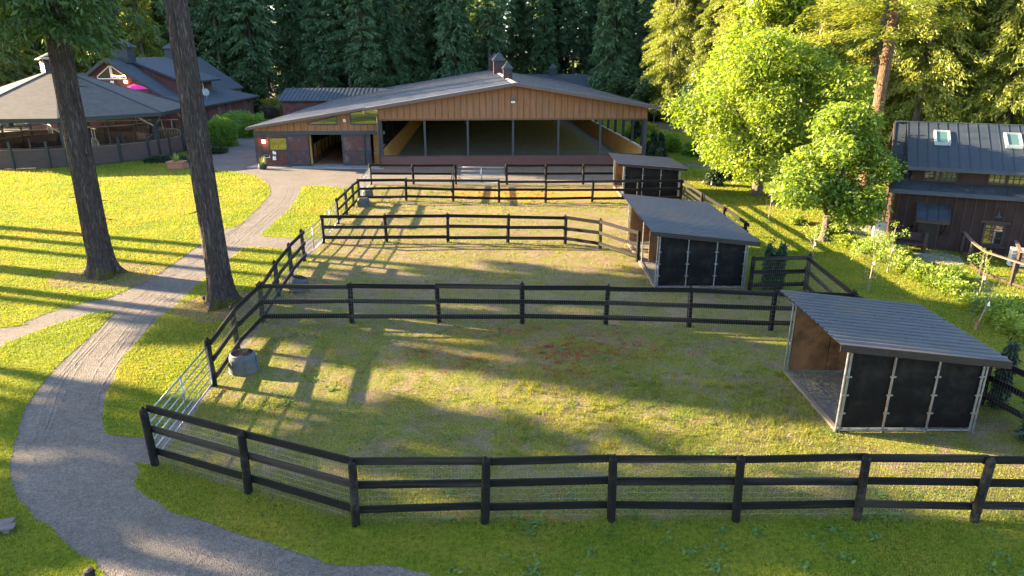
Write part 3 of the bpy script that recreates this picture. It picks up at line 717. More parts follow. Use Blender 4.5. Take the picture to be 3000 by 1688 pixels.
seams(sm, (AX+.2,-.8,zr(AX+.2)+.16), (AX+.2,AL,zr(AX+.2)+.16), (AW+.8,-.8,zr(AW+.8)+.16), (AW+.8,AL,zr(AW+.8)+.16), .9, .035, .02)
sm.build('roof_seam', M['barn_metal'], arena, kind='stuff')
rc = MB(); rc.prism([(AX-.28,-.95,ZAP+.13),(AX,-.95,ZAP+.20),(AX+.28,-.95,ZAP+.13),(AX,-.95,ZAP+.17)], (0,9,0)); rc.prism([(AX-.28,8.06,ZAP+.13),(AX,8.06,ZAP+.20),(AX+.28,8.06,ZAP+.13),(AX,8.06,ZAP+.17)], (0,AL-8,0)); rc.build('ridge_cap', M['ridge_cap'], arena)
tr = MB()
tr.beam((-1.02,-.93,zr(-1.02)+.05),(AX,-.93,ZAP+.05),.05,.26); tr.beam((AX,-.932,ZAP+.05),(AW+.82,-.932,zr(AW+.82)+.05),.05,.26)
tr.beam((-WING-.42,WY-.73,zr(-WING-.42)+.05),(-1.0,WY-.73,zr(-1.0)+.05),.05,.22)
tr.build('rake_board', M['fringe'], arena)
gt = MB(); gt.beam((-1.04,-.9,zr(-1)+.02),(-1.04,WY-.75,zr(-1)+.02),.12,.12); gt.beam((-WING-.44,WY-.7,zr(-WING-.4)+.02),(-WING-.44,AL+.6,zr(-WING-.4)+.02),.12,.12); gt.beam((AW+.85,-.9,zr(AW+.8)+.02),(AW+.85,AL+.6,zr(AW+.8)+.02),.12,.12)
gt.build('gutter', M['fringe'], arena)
dp = MB(); dp.tube([(-1.0,-.78,zr(-1)-.04),(-1.0,-.72,zr(-1)-.2),(-.12,-.16,zr(-1)-.45),(-.06,-.12,zr(-1)-.7),(-.06,-.12,.05)], .055, 8); dp.build('downspout', M['fringe'], arena, smooth=True)
ZH, ZK = 4.05, 1.02                                             # underside of the gable wall, top of the kick wall
gw = MB(); gw.prism([(0,0,ZH),(AW,0,ZH),(AW,0,zr(AW)+.0),(AX,0,ZAP-.0),(0,0,zr(0))], (0,.14,0)); gw.build('gable_wall', M['orange_wood'], arena)
bt = MB(); battens(bt, 0, AW, ZH, lambda x: zr(x), 0, .52); bt.build('battens', M['batten'], arena)
hb = MB(); hb.box(-.02,AW+.02,-.05,.0,ZH-.10,ZH+.02); hb.build('header_beam', M['batten'], arena)
kw = MB(); kw.box(0,AW,0,.12,0,ZK)
kw.build('kick_wall', M['kick_wood'], arena)
pl = MB(); i = 0
for i in range(8): pl.box(.02,AW-.02,-.022,-.001,.03+i*.122,.03+i*.122+.112)
pl.build('kick_planks', M['kick_wood'], arena)
cp = MB(); cp.box(-.03,AW+.03,-.08,.26,ZK,ZK+.05); cp.build('sill', M['slate_trim'], arena)
for ox in (1246,1371,1503,1635,1757):
    x, _ = AF.py(ox, 420, .08); p = MB(); p.box(x-.085,x+.085,.0,.17,ZK+.05,ZH-.1); p.build('post', M['slate_trim'], arena)
for x in (.12, AW-.12):
    p = MB(); p.box(x-.14,x+.14,.02,.3,0,ZH-.1); p.build('post', M['dark_post'], arena)
# interior: footing, side kick walls lined with plywood, outer posts of the open right side
fl = MB(); fl.box(.2,AW-.2,.25,AL-.2,0,.03); fl.build('riding_floor', M['arena_floor'], arena)
for sx, x in ((1, AW-.1), (-1, .1)):
    w = MB(); w.prism([(x,.3,.03),(x-sx*.5,.3,.03),(x,.3,1.45)], (0,AL-.6,0)); w.build('side_kick_wall', M['clean_ply'], arena)
    c = MB(); c.box(x-.02 if sx>0 else x-.2, x+.2 if sx>0 else x+.02, .3, AL-.3, 1.45, 1.52); c.build('sill', M['white_trim'] if sx>0 else M['slate_trim'], arena)
    for k in range(15):
        y = 1.6+k*3.9
        if y > AL-1: break
        p = MB(); a = x+sx*.05; p.box(min(a,a+sx*.22),max(a,a+sx*.22),y,y+.28,0,zr(x+sx*.2)-.05); p.build('post', M['dark_post'], arena)
    e = MB(); e.box(x-.1,x+.1,.3,AL-.3,zr(x)-.62,zr(x)-.22); e.build('eave_beam', M['dark_post'], arena)
ow = MB(); ow.box(AW-.02,AW+.1,.32,AL-.3,.0,1.4); ow.build('outer_kick_wall', M['red_wood'], arena)
mp = MB()                                                       # mesh-fronted stall windows along the left side
for k in range(14):
    y = 2.2+k*3.9
    if y+3 > AL: break
    mp.box(.0,.04,y+.2,y+3.3,1.7,3.4)
mp.build('stall_mesh', M['black_panel'], arena)
tb = MB()
for k in range(12):
    y = 3+k*4.8
    tb.beam((.2,y,zr(.2)-.2),(AX,y,ZAP-.25),.14,.3); tb.beam((AX,y,ZAP-.25),(AW-.2,y,zr(AW-.2)-.2),.14,.3)
tb.build('rafter', M['clean_ply'], arena)
cl = MB()
cl.poly([(.15,.4,zr(.15)-.06),(AX,.4,ZAP-.06),(AX,AL-.3,ZAP-.06),(.15,AL-.3,zr(.15)-.06)]); cl.poly([(AX,.4,ZAP-.06),(AW-.15,.4,zr(AW-.15)-.06),(AW-.15,AL-.3,zr(AW-.15)-.06),(AX,AL-.3,ZAP-.06)])
cl.build('bounce_lining', M['white_trim'], arena)  # pale unseen lining, added to bounce light down into the arena
bw = MB(); bw.box(0,AW,AL-.1,AL,0,2.0); bw.build('rear_wall', M['red_wood'], arena)
x, z = AF.py(1503, 296, -.06); fx = MB(); fx.box(x-.20,x+.20,-.22,-.03,z-.10,z+.22); fl2 = fx.build('floodlight', M['fringe'], arena)
fg = MB(); fg.box(x-.17,x+.17,-.232,-.221,z-.16,z+.0); fg.box(x-.17,x+.17,-.21,-.05,z-.15,z-.101); fg.build('lens', M['cream'], fl2)
cupola(arena, AX, 11.0, ZAP+.15, .85, .95, M['shingle_dark'], M['cupola_wood'])
cupola(arena, AX, 33.0, ZAP+.15, 1.4, 1.55, M['shingle_dark'], M['cupola_wood'])
cupola(arena, AX, 50.0, ZAP+.15, 1.4, 1.55, M['shingle_dark'], M['cupola_wood'])
# stable wing front
W0 = -WING
dl, _ = AF.py(908, 450, WY); dr, _ = AF.py(1004, 450, WY); gl, _ = AF.py(1088, 450, WY)
ZB0, ZB1 = 2.68, 2.98                                           # slate band over the doors
uw = MB(); uw.prism([(W0,WY,ZB1),(0,WY,ZB1),(0,WY,zr(0)),(W0,WY,zr(W0))], (0,.14,0)); uw.build('stable_gable_wall', M['orange_wood'], arena)
ub = MB(); battens(ub, W0, 0, ZB1, lambda x: zr(x), WY, .54); ub.build('battens', M['batten'], arena)
bd = MB(); bd.box(W0-.04,.3,WY-.07,WY+.1,ZB0,ZB1); bd.build('door_header', M['slate_trim'], arena)
lw = MB(); lw.box(W0,dl,WY,WY+.14,0,ZB0); lw.build('stable_wall', M['red_wood'], arena)
lw = MB(); lw.box(dr,gl,WY,WY+.14,0,ZB0); lw.build('stable_wall', M['red_wood'], arena)
cb = MB(); cb.box(W0-.05,W0+.12,WY-.03,WY+.16,0,ZB0); cb.build('corner_board', M['dark_post'], arena)
sw = MB(); sw.box(W0,W0+.14,WY+.14,AL,0,zr(W0)); sw.build('stable_side_wall', M['red_wood'], arena)
sp = MB(); sp.box(-.1,.05,WY+.2,AL,0,zr(-.05)-.02) ; 
# sliding doors, cross-braced
def slide(x0, x1, cross=True):
    b = MB(); b.box(x0,x1,WY-.12,WY-.07,.10,ZB0-.02); d = b.build('sliding_door', M['red_door'], arena)
    t = MB(); y = WY-.135; w = .13
    for xx in (x0+w/2, x1-w/2): t.beam((xx,y,.1),(xx,y,ZB0-.03),.03,w,up=(1,0,0))
    for zz in (.1+w/2, 1.28, ZB0-.1): t.beam((x0,y-.004,zz),(x1,y-.004,zz),.03,w)
    if cross: t.beam((x0+.1,y-.009,.2),(x1-.1,y-.009,1.22),.03,.12); t.beam((x0+.1,y-.013,1.22),(x1-.1,y-.013,.2),.03,.12)
    t.build('door_brace', M['dark_post'], d); return d
xl0, _ = AF.py(843, 450, WY); xr1, _ = AF.py(1071, 450, WY)
slide(xl0, dl-.02); slide(dr+.02, xr1); slide(xr1+.06, gl+.02)
wx0, wz0 = AF.py(791, 440, WY); wx1, wz1 = AF.py(841, 404, WY)
window(arena, 'window', wx0, wx1, wz0, wz1, WY-.01, M['dark_post'])
a0, b0 = AF.py(905, 365, WY); a1, _ = AF.py(988, 365, WY)
window(arena, 'clerestory_window', 0,0,0,0, WY-.03, M['dark_post'], poly=[(a0,b0),(a1,b0),(a1,b0+.66),(a0,b0+.14)])
a0, b0 = AF.py(1028, 364, WY); a1 = -.15
window(arena, 'clerestory_window', 0,0,0,0, WY-.03, M['dark_post'], poly=[(a0,b0),(a1,b0),(a1,b0+1.28),(a0,b0+.94)])
x, z = AF.py(1010, 354, WY); q = MB(); q.box(x-.11,x+.11,WY-.2,WY-.03,z-.10,z+.14); q.build('floodlight', M['cream'], arena)
x, z = AF.py(774, 413, WY); q = MB(); q.box(x-.10,x+.10,WY-.3,WY-.1,z-.17,z+.12); lq = q.build('wall_lantern', M['lamp_glass'], arena)
q = MB(); q.prism([(x-.16,WY-.36,z+.12),(x+.16,WY-.36,z+.12),(x+.16,WY-.04,z+.12),(x-.16,WY-.04,z+.12)], (0,0,.05)); q.box(x-.03,x+.03,WY-.23,WY-.17,z+.17,z+.3); q.box(x-.05,x+.05,WY-.1,WY-.01,z-.1,z+.1); q.build('lantern_cap', M['dark_post'], lq)
x, z = AF.py(779, 443, WY); q = MB(); q.box(x-.20,x+.20,WY-.05,WY-.01,z-.1,z+.1); q.build('name_plate', M['slate_trim'], arena)
x, z = AF.py(782, 458, WY); q = MB(); q.box(x-.26,x+.26,WY-.06,WY-.01,z-.13,z+.13); sg = q.build('notice_board', M['white_trim'], arena); q = MB(); q.box(x-.22,x+.22,WY-.066,WY-.061,z-.09,z+.09); q.build('board_face', M['dark_post'], sg)
for k, (ox, oy) in enumerate(((803,448),(808,450),(803,463),(808,463))):
    x, z = AF.py(ox, oy, WY); q = MB(); q.lathe([(.0,-.16),(.075,-.15),(.08,.1),(.04,.14),(.03,.2),(0,.21)], 10, c=(x,WY-.16,z)); q.box(x-.03,x+.03,WY-.1,WY-.005,z-.03,z+.05); q.build('hanging_bottle', M['white_trim'], arena)
# aisle seen through the door: brick floor, stall fronts with black frames on the left, plain wall on the right
fa = MB(); fa.box(dl-1.2,gl,WY+.15,AL-1,0,.05); fa.build('aisle_floor', M['aisle_floor'], arena)
fc = MB(); fc.box(dl-.15,dl-.05+.1,WY+.15,AL-1,.05,.07); fc.build('aisle_kerb', M['timber'], arena)
sf = MB(); sf.box(dl-.9,dl-.8,WY+.8,AL-1,.05,1.35); sf.build('stall_front', M['clean_ply'], arena)
sb = MB()
for k in range(12):
    y = WY+.9+k*3.6; sb.box(dl-.79,dl-.70,y,y+.14,.05,2.55); sb.box(dl-.79,dl-.72,y+1.7,y+1.78,.05,1.35)
sb.box(dl-.79,dl-.72,WY+.9,WY+44,1.33,1.41); sb.box(dl-.79,dl-.72,WY+.9,WY+44,2.5,2.58)
sb.build('stall_frame', M['dark_post'], arena)
dbk = MB(); dbk.box(dl-.86,dl-.83,WY+3.0,WY+9,1.42,2.4); dbk.build('stall_mesh', M['black_panel'], arena)
sd = MB(); sd.box(dl-.85,dl-.02,WY+.9,WY+1.0,.05,2.55); sd.build('tack_panel', M['clean_ply'], arena)
ir = MB(); ir.box(gl-.05,gl+.05,WY+2.2,AL-1,.05,1.3); ir.build('aisle_wall', M['clean_ply'], arena)
al = MB(); al.box(gl+.02,-.02,WY+1.6,WY+1.7,0,ZB0+.3); al.build('alcove_wall', M['clean_ply'], arena)
ac = MB(); ac.box(gl+.1,-.15,WY+1.0,WY+1.58,.0,.95); al2 = ac.build('alcove_cabinet', M['clean_ply'], arena)
ac = MB(); ac.box(gl+.06,-.12,WY+.95,WY+1.59,.95,1.02); ac.build('counter_top', M['cream'], al2)
# rear cross wing with a standing-seam roof
xa, ya = -WING-8.3, 40.0
cw = MB(); ze, zg = zr(-WING-.4)+.0, zr(-WING-.4)+1.45
slab(cw, [(xa,ya,ze),(-3,ya,ze),(-3,ya+5.5,zg),(xa,ya+5.5,zg)], .1); slab(cw, [(xa,ya+11,ze),(xa,ya+5.5,zg),(-3,ya+5.5,zg),(-3,ya+11,ze)], .1)
cw.build('rear_wing_roof', M['house_roof'], arena)
cs = MB(); seams(cs, (xa,ya,ze), (-6,ya,ze), (xa,ya+5.5,zg), (-6,ya+5.5,zg), .55, .05, .06); cs.build('roof_seam', M['house_roof'], arena, kind='stuff')
cw = MB(); cw.box(xa+.6,-WING,ya+.5,ya+10.5,0,ze-.1); cw.build('rear_wing_wall', M['red_wood'], arena)

# hitching rail, potted plants in front of the stable
hp = [G(771,489), G(791,486), G(853,492)]
hr_ = empty('hitching_rail', hp[0]); tag(hr_, 'black metal hitching rail with round-capped posts before the stable window', 'hitching rail')
for i, (p, h) in enumerate(zip(hp, (1.7, 1.95, 1.75))):
    b = MB(); q = p-hp[0]; b.tube([(q.x,q.y,0),(q.x,q.y,h)], .055, 10); b.lathe([(.075,h),(.09,h+.05),(.07,h+.11),(0,h+.14)], 10, c=(q.x,q.y,0)); b.build('post', M['dark_post'], hr_)
b = MB(); a, c = hp[0]-hp[0], hp[2]-hp[0]
b.tube([(0,0,1.05),(c.x,c.y,1.05)], .045, 8); b.tube([(hp[1].x-hp[0].x,hp[1].y-hp[0].y,.12),(c.x,c.y,.12)], .035, 8); b.build('crossbar', M['dark_post'], hr_)
def spiky(n, L, seed, cz):
    r = random.Random(seed); mb = MB()
    for _ in range(n):
        a = r.uniform(0,6.283); e = r.uniform(.25,1.35); l = L*r.uniform(.7,1.1); w = .022; c, s = math.cos(a), math.sin(a)
        pts = []
        for t in (0,.5,1): h = l*t*math.sin(e)-.25*l*t*t*(1.4-e); d = l*t*math.cos(e); pts.append((c*d,s*d,cz+h))
        mb.add([(pts[0][0]-s*w,pts[0][1]+c*w,pts[0][2]),(pts[0][0]+s*w,pts[0][1]-c*w,pts[0][2]),(pts[1][0]+s*w,pts[1][1]-c*w,pts[1][2]),(pts[1][0]-s*w,pts[1][1]+c*w,pts[1][2]),pts[2]], [(0,1,2,3),(3,2,4)])
    return mb
pp = empty('potted_plant', G(770,496)); tag(pp, 'spiky green plant in a dark half-barrel at the stable corner', 'potted plant')
b = MB(); b.lathe([(.30,0),(.36,.2),(.34,.46),(.30,.46),(.30,.40),(0,.40)], 16); b.build('barrel', M['dark_post'], pp); spiky(70, .75, 1, .4).build('leaves', M['spiky'], pp, fix=False)
pp = empty('potted_plant', G(520,494)); tag(pp, 'spiky green plant in a square brick planter by the covered pen', 'potted plant')
b = MB(); b.box(-.62,.62,-.45,.45,0,.55); b.box(-.70,.70,-.53,.53,.55,.62); b.build('brick_planter', M['brick'], pp); spiky(80, .85, 2, .55).build('leaves', M['spiky'], pp, fix=False)

# ---------------- outbuilding behind the arena
OBF = empty('outbuilding', (2.0, 124.0, 0), R(3.2)); tag(OBF, 'grey-roofed outbuilding with a small cupola behind the right end of the arena', 'outbuilding')
b = MB(); b.box(0,11.6,0,9,0,3.4); b.prism([(11.6,0,3.4),(11.6,9,3.4),(11.6,4.5,5.75)], (-11.5,0,0)); b.build('wall', M['red_wood'], OBF)
b = MB(); slab(b, [(-.4,-.7,3.15),(12.0,-.7,3.15),(12.0,4.5,5.95),(-.4,4.5,5.95)], .14); slab(b, [(12.0,9.7,3.15),(-.4,9.7,3.15),(-.4,4.5,5.95),(12.0,4.5,5.95)], .14); rr_ = slope_uv(b.build('roof', M['shingle_dark'], OBF))
cupola(OBF, 5.6, 4.5, 5.75, 1.2, 1.2, M['shingle_dark'], M['dark_post'])

# ---------------- covered round pen with a horse walker
PC = Vector((-43.1, 67.9, 0)); pen = empty('covered_round_pen', PC)
tag(pen, 'eight-sided covered horse-walker pen with a broad grey shingle roof, cupola and plank walls', 'round pen')
a0 = math.atan2(59.4-PC.y, -38.3-PC.x); RO, RP, RW = 11.1, 10.15, 10.3
o8 = lambda r, z, k: (r*math.cos(a0+k*math.pi/4), r*math.sin(a0+k*math.pi/4), z)
ZE, ZT, RC = 4.10, 7.55, 1.25
rfm = MB()
for k in range(8):
    rfm.prism([o8(RO,ZE,k), o8(RO,ZE,k+1), o8(RC,ZT,k+1), o8(RC,ZT,k)], (0,0,-.10))
slope_uv(rfm.build('roof', M['shingle'], pen))
h = MB()
for k in range(8): h.beam(Vector(o8(RO,ZE+.02,k)), Vector(o8(RC,ZT+.02,k)), .22, .05)
h.build('hip_cap', M['shingle_dark'], pen)
f = MB()
for k in range(8): f.beam(Vector(o8(RO+.02,ZE-.16,k)), Vector(o8(RO+.02,ZE-.16,k+1)), .08, .34)
f.build('fascia', M['pen_post'], pen)
c = MB(); c.lathe([(1.25,ZT-.5),(1.25,ZT+1.15)], 8); cu = c.build('cupola', M['cupola_wood'], pen, rz=a0)
l = MB()
for k in range(6): l.lathe([(1.27,ZT+.1+k*.16),(1.31,ZT+.06+k*.16),(1.27,ZT+.15+k*.16)], 8)
l.build('louvre', M['pen_post'], cu)
c = MB(); c.lathe([(1.65,ZT+1.12),(1.65,ZT+1.2),(.05,ZT+2.0),(0,ZT+2.0)], 8); slope_uv(c.build('cupola_roof', M['shingle_dark'], cu))
for k in range(8):
    p = MB(); a = Vector(o8(RP,0,k)); p.box(a.x-.15,a.x+.15,a.y-.15,a.y+.15,0,ZE+.1); p.build('roof_post', M['pen_post'], pen)
    p = MB(); b = Vector(o8(RP,ZE-.15,k)); 
    for kk in (k+.25,k-.25):
        q = Vector(o8(RP*.96,ZE-.05,kk)); p.beam(Vector(o8(RP,ZE-1.3,k)), q, .09, .11)
    p.build('knee_brace', M['pen_metal'], pen)
NW = 24
c24 = lambda r, z, k: Vector((r*math.cos(a0+(k+.5)*2*math.pi/NW), r*math.sin(a0+(k+.5)*2*math.pi/NW), z))
for k in range(NW):
    if k*1.0/NW > .30 and k*1.0/NW < .62: pass
    p = MB(); p.beam(c24(RW+.08,0,k), c24(RW+.08,2.25,k), .17, .17); p.build('wall_post', M['pen_post'], pen)
    a, b = c24(RW,.05,k), c24(RW,.05,k+1); w = MB()
    for j in range(8): w.beam(a+Vector((0,0,.09+j*.185)), b+Vector((0,0,.09+j*.185)), .05, .178)
    w.build('wall_panel', M['pen_wood'], pen)
    w = MB(); w.beam(a+Vector((0,0,1.50)), b+Vector((0,0,1.50)), .12, .05); w.build('cap_rail', M['timber'], pen)
    w = MB(); wires(w, a, b, 1.55, 2.2, .30, .16, .005, 0); w.build('wire_mesh', M['wire'], pen, fix=False)
    if k % 2 == 0:
        a, b = c24(7.3,.05,k), c24(7.3,.05,k+2); w = MB()
        for j in range(7): w.beam(a+Vector((0,0,.09+j*.185)), b+Vector((0,0,.09+j*.185)), .05, .178)
        w.beam(a, a+Vector((0,0,2.2)), .12, .12); w.build('inner_wall', M['pen_wood'], pen)
cp_ = MB(); cp_.tube([(0,0,0),(0,0,3.4)], .22, 12); cp_.build('walker_column', M['pen_metal'], pen)
for k in range(6):
    t = 2*math.pi*k/6+.24; d = Vector((math.cos(t), math.sin(t), 0)); n = Vector((-d.y, d.x, 0))
    w = MB(); w.beam(d*.2+Vector((0,0,3.0)), d*9.9+Vector((0,0,3.0)), .09, .09); w.beam(Vector((0,0,3.5)), d*6+Vector((0,0,3.04)), .03, .03); arm = w.build('walker_arm', M['pen_metal'], pen)
    for zz, rr in ((7.6,9.9),):
        w = MB(); a = d*7.7; b = d*9.9
        w.tube([a+Vector((0,0,.45)),a+Vector((0,0,1.85)),a+d*.35+Vector((0,0,2.1)),b-d*.35+Vector((0,0,2.1)),b+Vector((0,0,1.85)),b+Vector((0,0,.45)),a+Vector((0,0,.45))], .035, 6)
        for i in range(1,9): q = a.lerp(b, i/9); w.tube([q+Vector((0,0,.45)), q+Vector((0,0,2.05))], .012, 5)
        for i in (.3,.7): q = a.lerp(b, i); w.tube([q+Vector((0,0,2.1)), q+Vector((0,0,2.95))], .03, 6)
        w.build('divider_gate', M['pen_metal'], arm)
rg = MB(); rg.tube([(8.8*math.cos(t),8.8*math.sin(t),3.06) for t in [2*math.pi*i/48 for i in range(49)]], .04, 6, cap=False); rg.build('walker_ring', M['pen_metal'], pen)
fl = MB(); fl.lathe([(0,.03),(10.2,.03)], 40); fl.build('walker_track', M['arena_floor'], pen, fix=True)

# ---------------- red club barn behind the pen
CB = Frame(-44.8, 80.0, 3.0); cb = empty('red_barn', CB.o, R(3.0))
tag(cb, 'tall red barn with slate roofs, glazed gable and two cupolas, behind the round pen', 'barn')
HW, ZEV, ZRG, LB = 5.6, 4.75, 8.85, 26.0
sl = (ZRG-ZEV)/HW; zrb = lambda x: ZRG - sl*abs(x)
b = MB(); b.prism([(-HW,0,0),(HW,0,0),(HW,0,ZEV-.1),(0,0,ZRG-.15),(-HW,0,ZEV-.1)], (0,LB,0)); b.build('wall', M['red_wood'], cb)
bt = MB(); battens(bt, -HW, HW, 3.0, lambda x: zrb(x)-.2, 0, .8, .07, .03); bt.build('battens', M['red_door'], cb)
b = MB(); slab(b, [(-HW-.8,-.9,zrb(-HW-.8)),(0,-.9,ZRG),(0,LB+.8,ZRG),(-HW-.8,LB+.8,zrb(-HW-.8))], .2); slab(b, [(0,-.9,ZRG),(HW+.2,-.9,zrb(HW+.2)),(HW+.2,LB+.8,zrb(HW+.2)),(0,LB+.8,ZRG)], .2)
slope_uv(b.build('roof', M['shingle_dark'], cb))
b = MB(); b.beam((-HW-.8,-.93,zrb(-HW-.8)-.13),(0,-.93,ZRG-.13),.08,.3); b.beam((0,-.93,ZRG-.13),(HW+.2,-.93,zrb(HW+.2)-.13),.08,.3); b.build('rake_board', M['dark_post'], cb)
# skirt roof and wall on the right
XS = 9.4; ZS = 3.62
b = MB(); slab(b, [(HW+.2,-.9,ZEV-.05),(XS,-.9,ZS),(XS,LB-4,ZS),(HW+.2,LB-7,ZEV-.05)], .14); slab(b, [(HW+.2,LB-7,ZEV-.05),(XS,LB-4,ZS),(HW,LB-1,ZS)], .14); slope_uv(b.build('skirt_roof', M['shingle_dark'], cb))
b = MB(); b.box(HW,XS-.7,-.1,LB-5,0,ZS); b.build('stall_wall', M['red_wood'], cb)
b = MB(); b.beam((XS+.03,-.9,ZS-.12),(XS+.03,LB-4,ZS-.12),.08,.22); b.beam((HW,-.93,ZEV-.16),(XS,-.93,ZS-.12),.08,.22); b.build('eave_board', M['dark_post'], cb)
for k in range(6):
    y = 2.2+k*3.1; b = MB(); b.box(XS-.72,XS-.66,y,y+1.15,1.0,2.35); b.build('stall_window', M['slate_trim'], cb)
for k in range(7):
    y = .2+k*3.1; b = MB(); b.box(XS-.72,XS-.62,y,y+.16,0,ZS-.1); b.build('wall_post', M['dark_post'], cb)
# long shed dormer on the right slope
DY0, DY1, DXE, DZE = 3.6, 15.0, 6.6, 6.15
dzz = lambda x: ZRG+.02-(ZRG+.02-DZE)*x/DXE
b = MB(); slab(b, [(0,DY0-.4,ZRG+.04),(DXE,DY0-.4,DZE),(DXE,DY1,DZE),(0,DY1,ZRG+.04)], .14); slope_uv(b.build('dormer_roof', M['shingle_dark'], cb))
b = MB(); b.prism([(.3,DY0,zrb(.3)-.3),(HW-.1,DY0,zrb(HW-.1)-.3),(HW-.1,DY0,dzz(HW-.1)-.15),(.3,DY0,dzz(.3)-.15)], (0,DY1-DY0-.3,0)); b.build('dormer_wall', M['red_wood'], cb)
b = MB(); b.beam((0,DY0-.43,ZRG-.08),(DXE,DY0-.43,DZE-.1),.07,.22); b.beam((DXE+.02,DY0-.43,DZE-.1),(DXE+.02,DY1,DZE-.1),.07,.22); b.build('dormer_eave_board', M['dark_post'], cb)
for k in range(3):
    y = DY0+1.2+k*2.6+(.6 if k else 0); f = MB(); xx = HW-.1
    for (p, q) in (((y,4.95),(y+.9,4.95)),((y+.9,4.95),(y+.9,5.85)),((y+.9,5.85),(y,5.85)),((y,5.85),(y,4.95)),((y,5.55),(y+.9,5.55))): f.beam((xx+.04,p[0],p[1]),(xx+.04,q[0],q[1]),.08,.08)
    fr = f.build('dormer_window', M['white_trim'], cb); g_ = MB(); g_.poly([(xx+.02,y,4.95),(xx+.02,y+.9,4.95),(xx+.02,y+.9,5.85),(xx+.02,y,5.85)]); g_.build('pane', M['glass'], fr)
# glazed gable
for s in (-1, 1):
    P = [(.07*s,6.62),(1.55*s,6.62),(1.55*s,6.86),(.07*s,8.0)]
    window(cb, 'gable_window', 0,0,0,0, -.02, M['white_trim'], fw=.10, glass=M['dim_glass'], poly=P if s > 0 else P[::-1])
lb = MB()
for i in range(7): lb.lathe([(0,-.07),(.055,-.04),(.055,.03),(.02,.08),(0,.08)], 8, c=(.22+i*.2,-.15,6.86+.06*abs(3-i)/3))
lb.build('string_lights', M['bulb'], cb)
wl = MB(); wl.box(1.35,1.6,-.3,-.04,6.15,6.42); wl.build('wall_lamp', M['lamp_glass'], cb)
fw_ = MB(); fw_.box(-.15,.15,-.3,-.04,6.15,6.4); fw_.build('floodlight', M['cream'], cb)
cupola(cb, .2, 3.0, ZRG-.1, 1.9, 1.25, M['shingle_dark'], M['dark_post'], 1.0); cupola(cb, .2, 17.5, ZRG-.1, 1.9, 1.25, M['shingle_dark'], M['dark_post'], 1.0)
b = MB(); b.box(-3,HW+1,-7,-.05,3.5,3.7); dk = b.build('deck', M['timber'], cb)
b = MB()
for i in range(5): b.box(-3+i*2.5,-2.85+i*2.5,-6.95,-6.8,0,3.5)
b.build('deck_post', M['dark_post'], dk)
b = MB(); slab(b, [(-HW-9,6,5.2),(-HW+1,6,5.2),(-HW+1,10.5,7.0),(-HW-9,10.5,7.0)], .15); slab(b, [(-HW+1,15,5.2),(-HW-9,15,5.2),(-HW-9,10.5,7.0),(-HW+1,10.5,7.0)], .15); slope_uv(b.build('side_wing_roof', M['shingle_dark'], cb))
b = MB(); b.box(-HW-8.5,-HW,6.5,14.5,0,5.1); b.build('side_wing_wall', M['red_wood'], cb)
# satellite dish on the skirt roof
y, z = CB.px(606, 285, 7.9); d = MB(); base = Vector((7.9, y, ZS+.42))
d.tube([base, base+Vector((0,-.05,.55)), base+Vector((.05,-.25,.75))], .03, 8); ds = d.build('dish_mast', M['dish'], cb)
d = MB(); nrm = Vector((.35,-.8,.45)).normalized(); u = nrm.cross(Vector((0,0,1))).normalized(); v = u.cross(nrm); cc = base+Vector((.05,-.3,.85)); rings = [(0,-.16),(.2,-.12),(.34,-.05),(.42,.0),(.42,-.02)]
vs = []; fs = []; n = 22
for r_, o_ in rings:
    for j in range(n): t = 2*math.pi*j/n; vs.append(cc+u*r_*math.cos(t)+v*r_*1.12*math.sin(t)+nrm*o_)
for i in range(len(rings)-1):
    for j in range(n): fs.append((i*n+j,i*n+(j+1)%n,(i+1)*n+(j+1)%n,(i+1)*n+j))
d.add(vs, fs); d.tube([cc-v*.5, cc-v*.25+nrm*.55], .018, 6); d.build('dish', M['dish'], ds, fix=False)
# pink umbrella on the deck
up = atY(393, 246, 76.5); um = empty('sun_umbrella', (up.x, up.y, 3.7)); tag(um, 'bright pink open umbrella on the deck of the red barn', 'umbrella')
b = MB(); top = up.z-3.7; b.tube([(0,0,0),(0,0,top)], .035, 8); b.build('pole', M['white_trim'], um)
b = MB(); n = 8; R1 = 1.28
for k in range(n):
    t0, t1 = 2*math.pi*k/n, 2*math.pi*(k+1)/n; P0 = (R1*math.cos(t0),R1*math.sin(t0),top-.52); P1 = (R1*math.cos(t1),R1*math.sin(t1),top-.52); tm = (t0+t1)/2; Pm = (R1*.95*math.cos(tm),R1*.95*math.sin(tm),top-.52)
    Q0 = (R1*.5*math.cos(t0),R1*.5*math.sin(t0),top-.19); Q1 = (R1*.5*math.cos(t1),R1*.5*math.sin(t1),top-.19)
    b.poly([(0,0,top),Q0,Q1]); b.poly([Q0,P0,Pm,P1,Q1])
b.build('canopy', M['pink'], um)

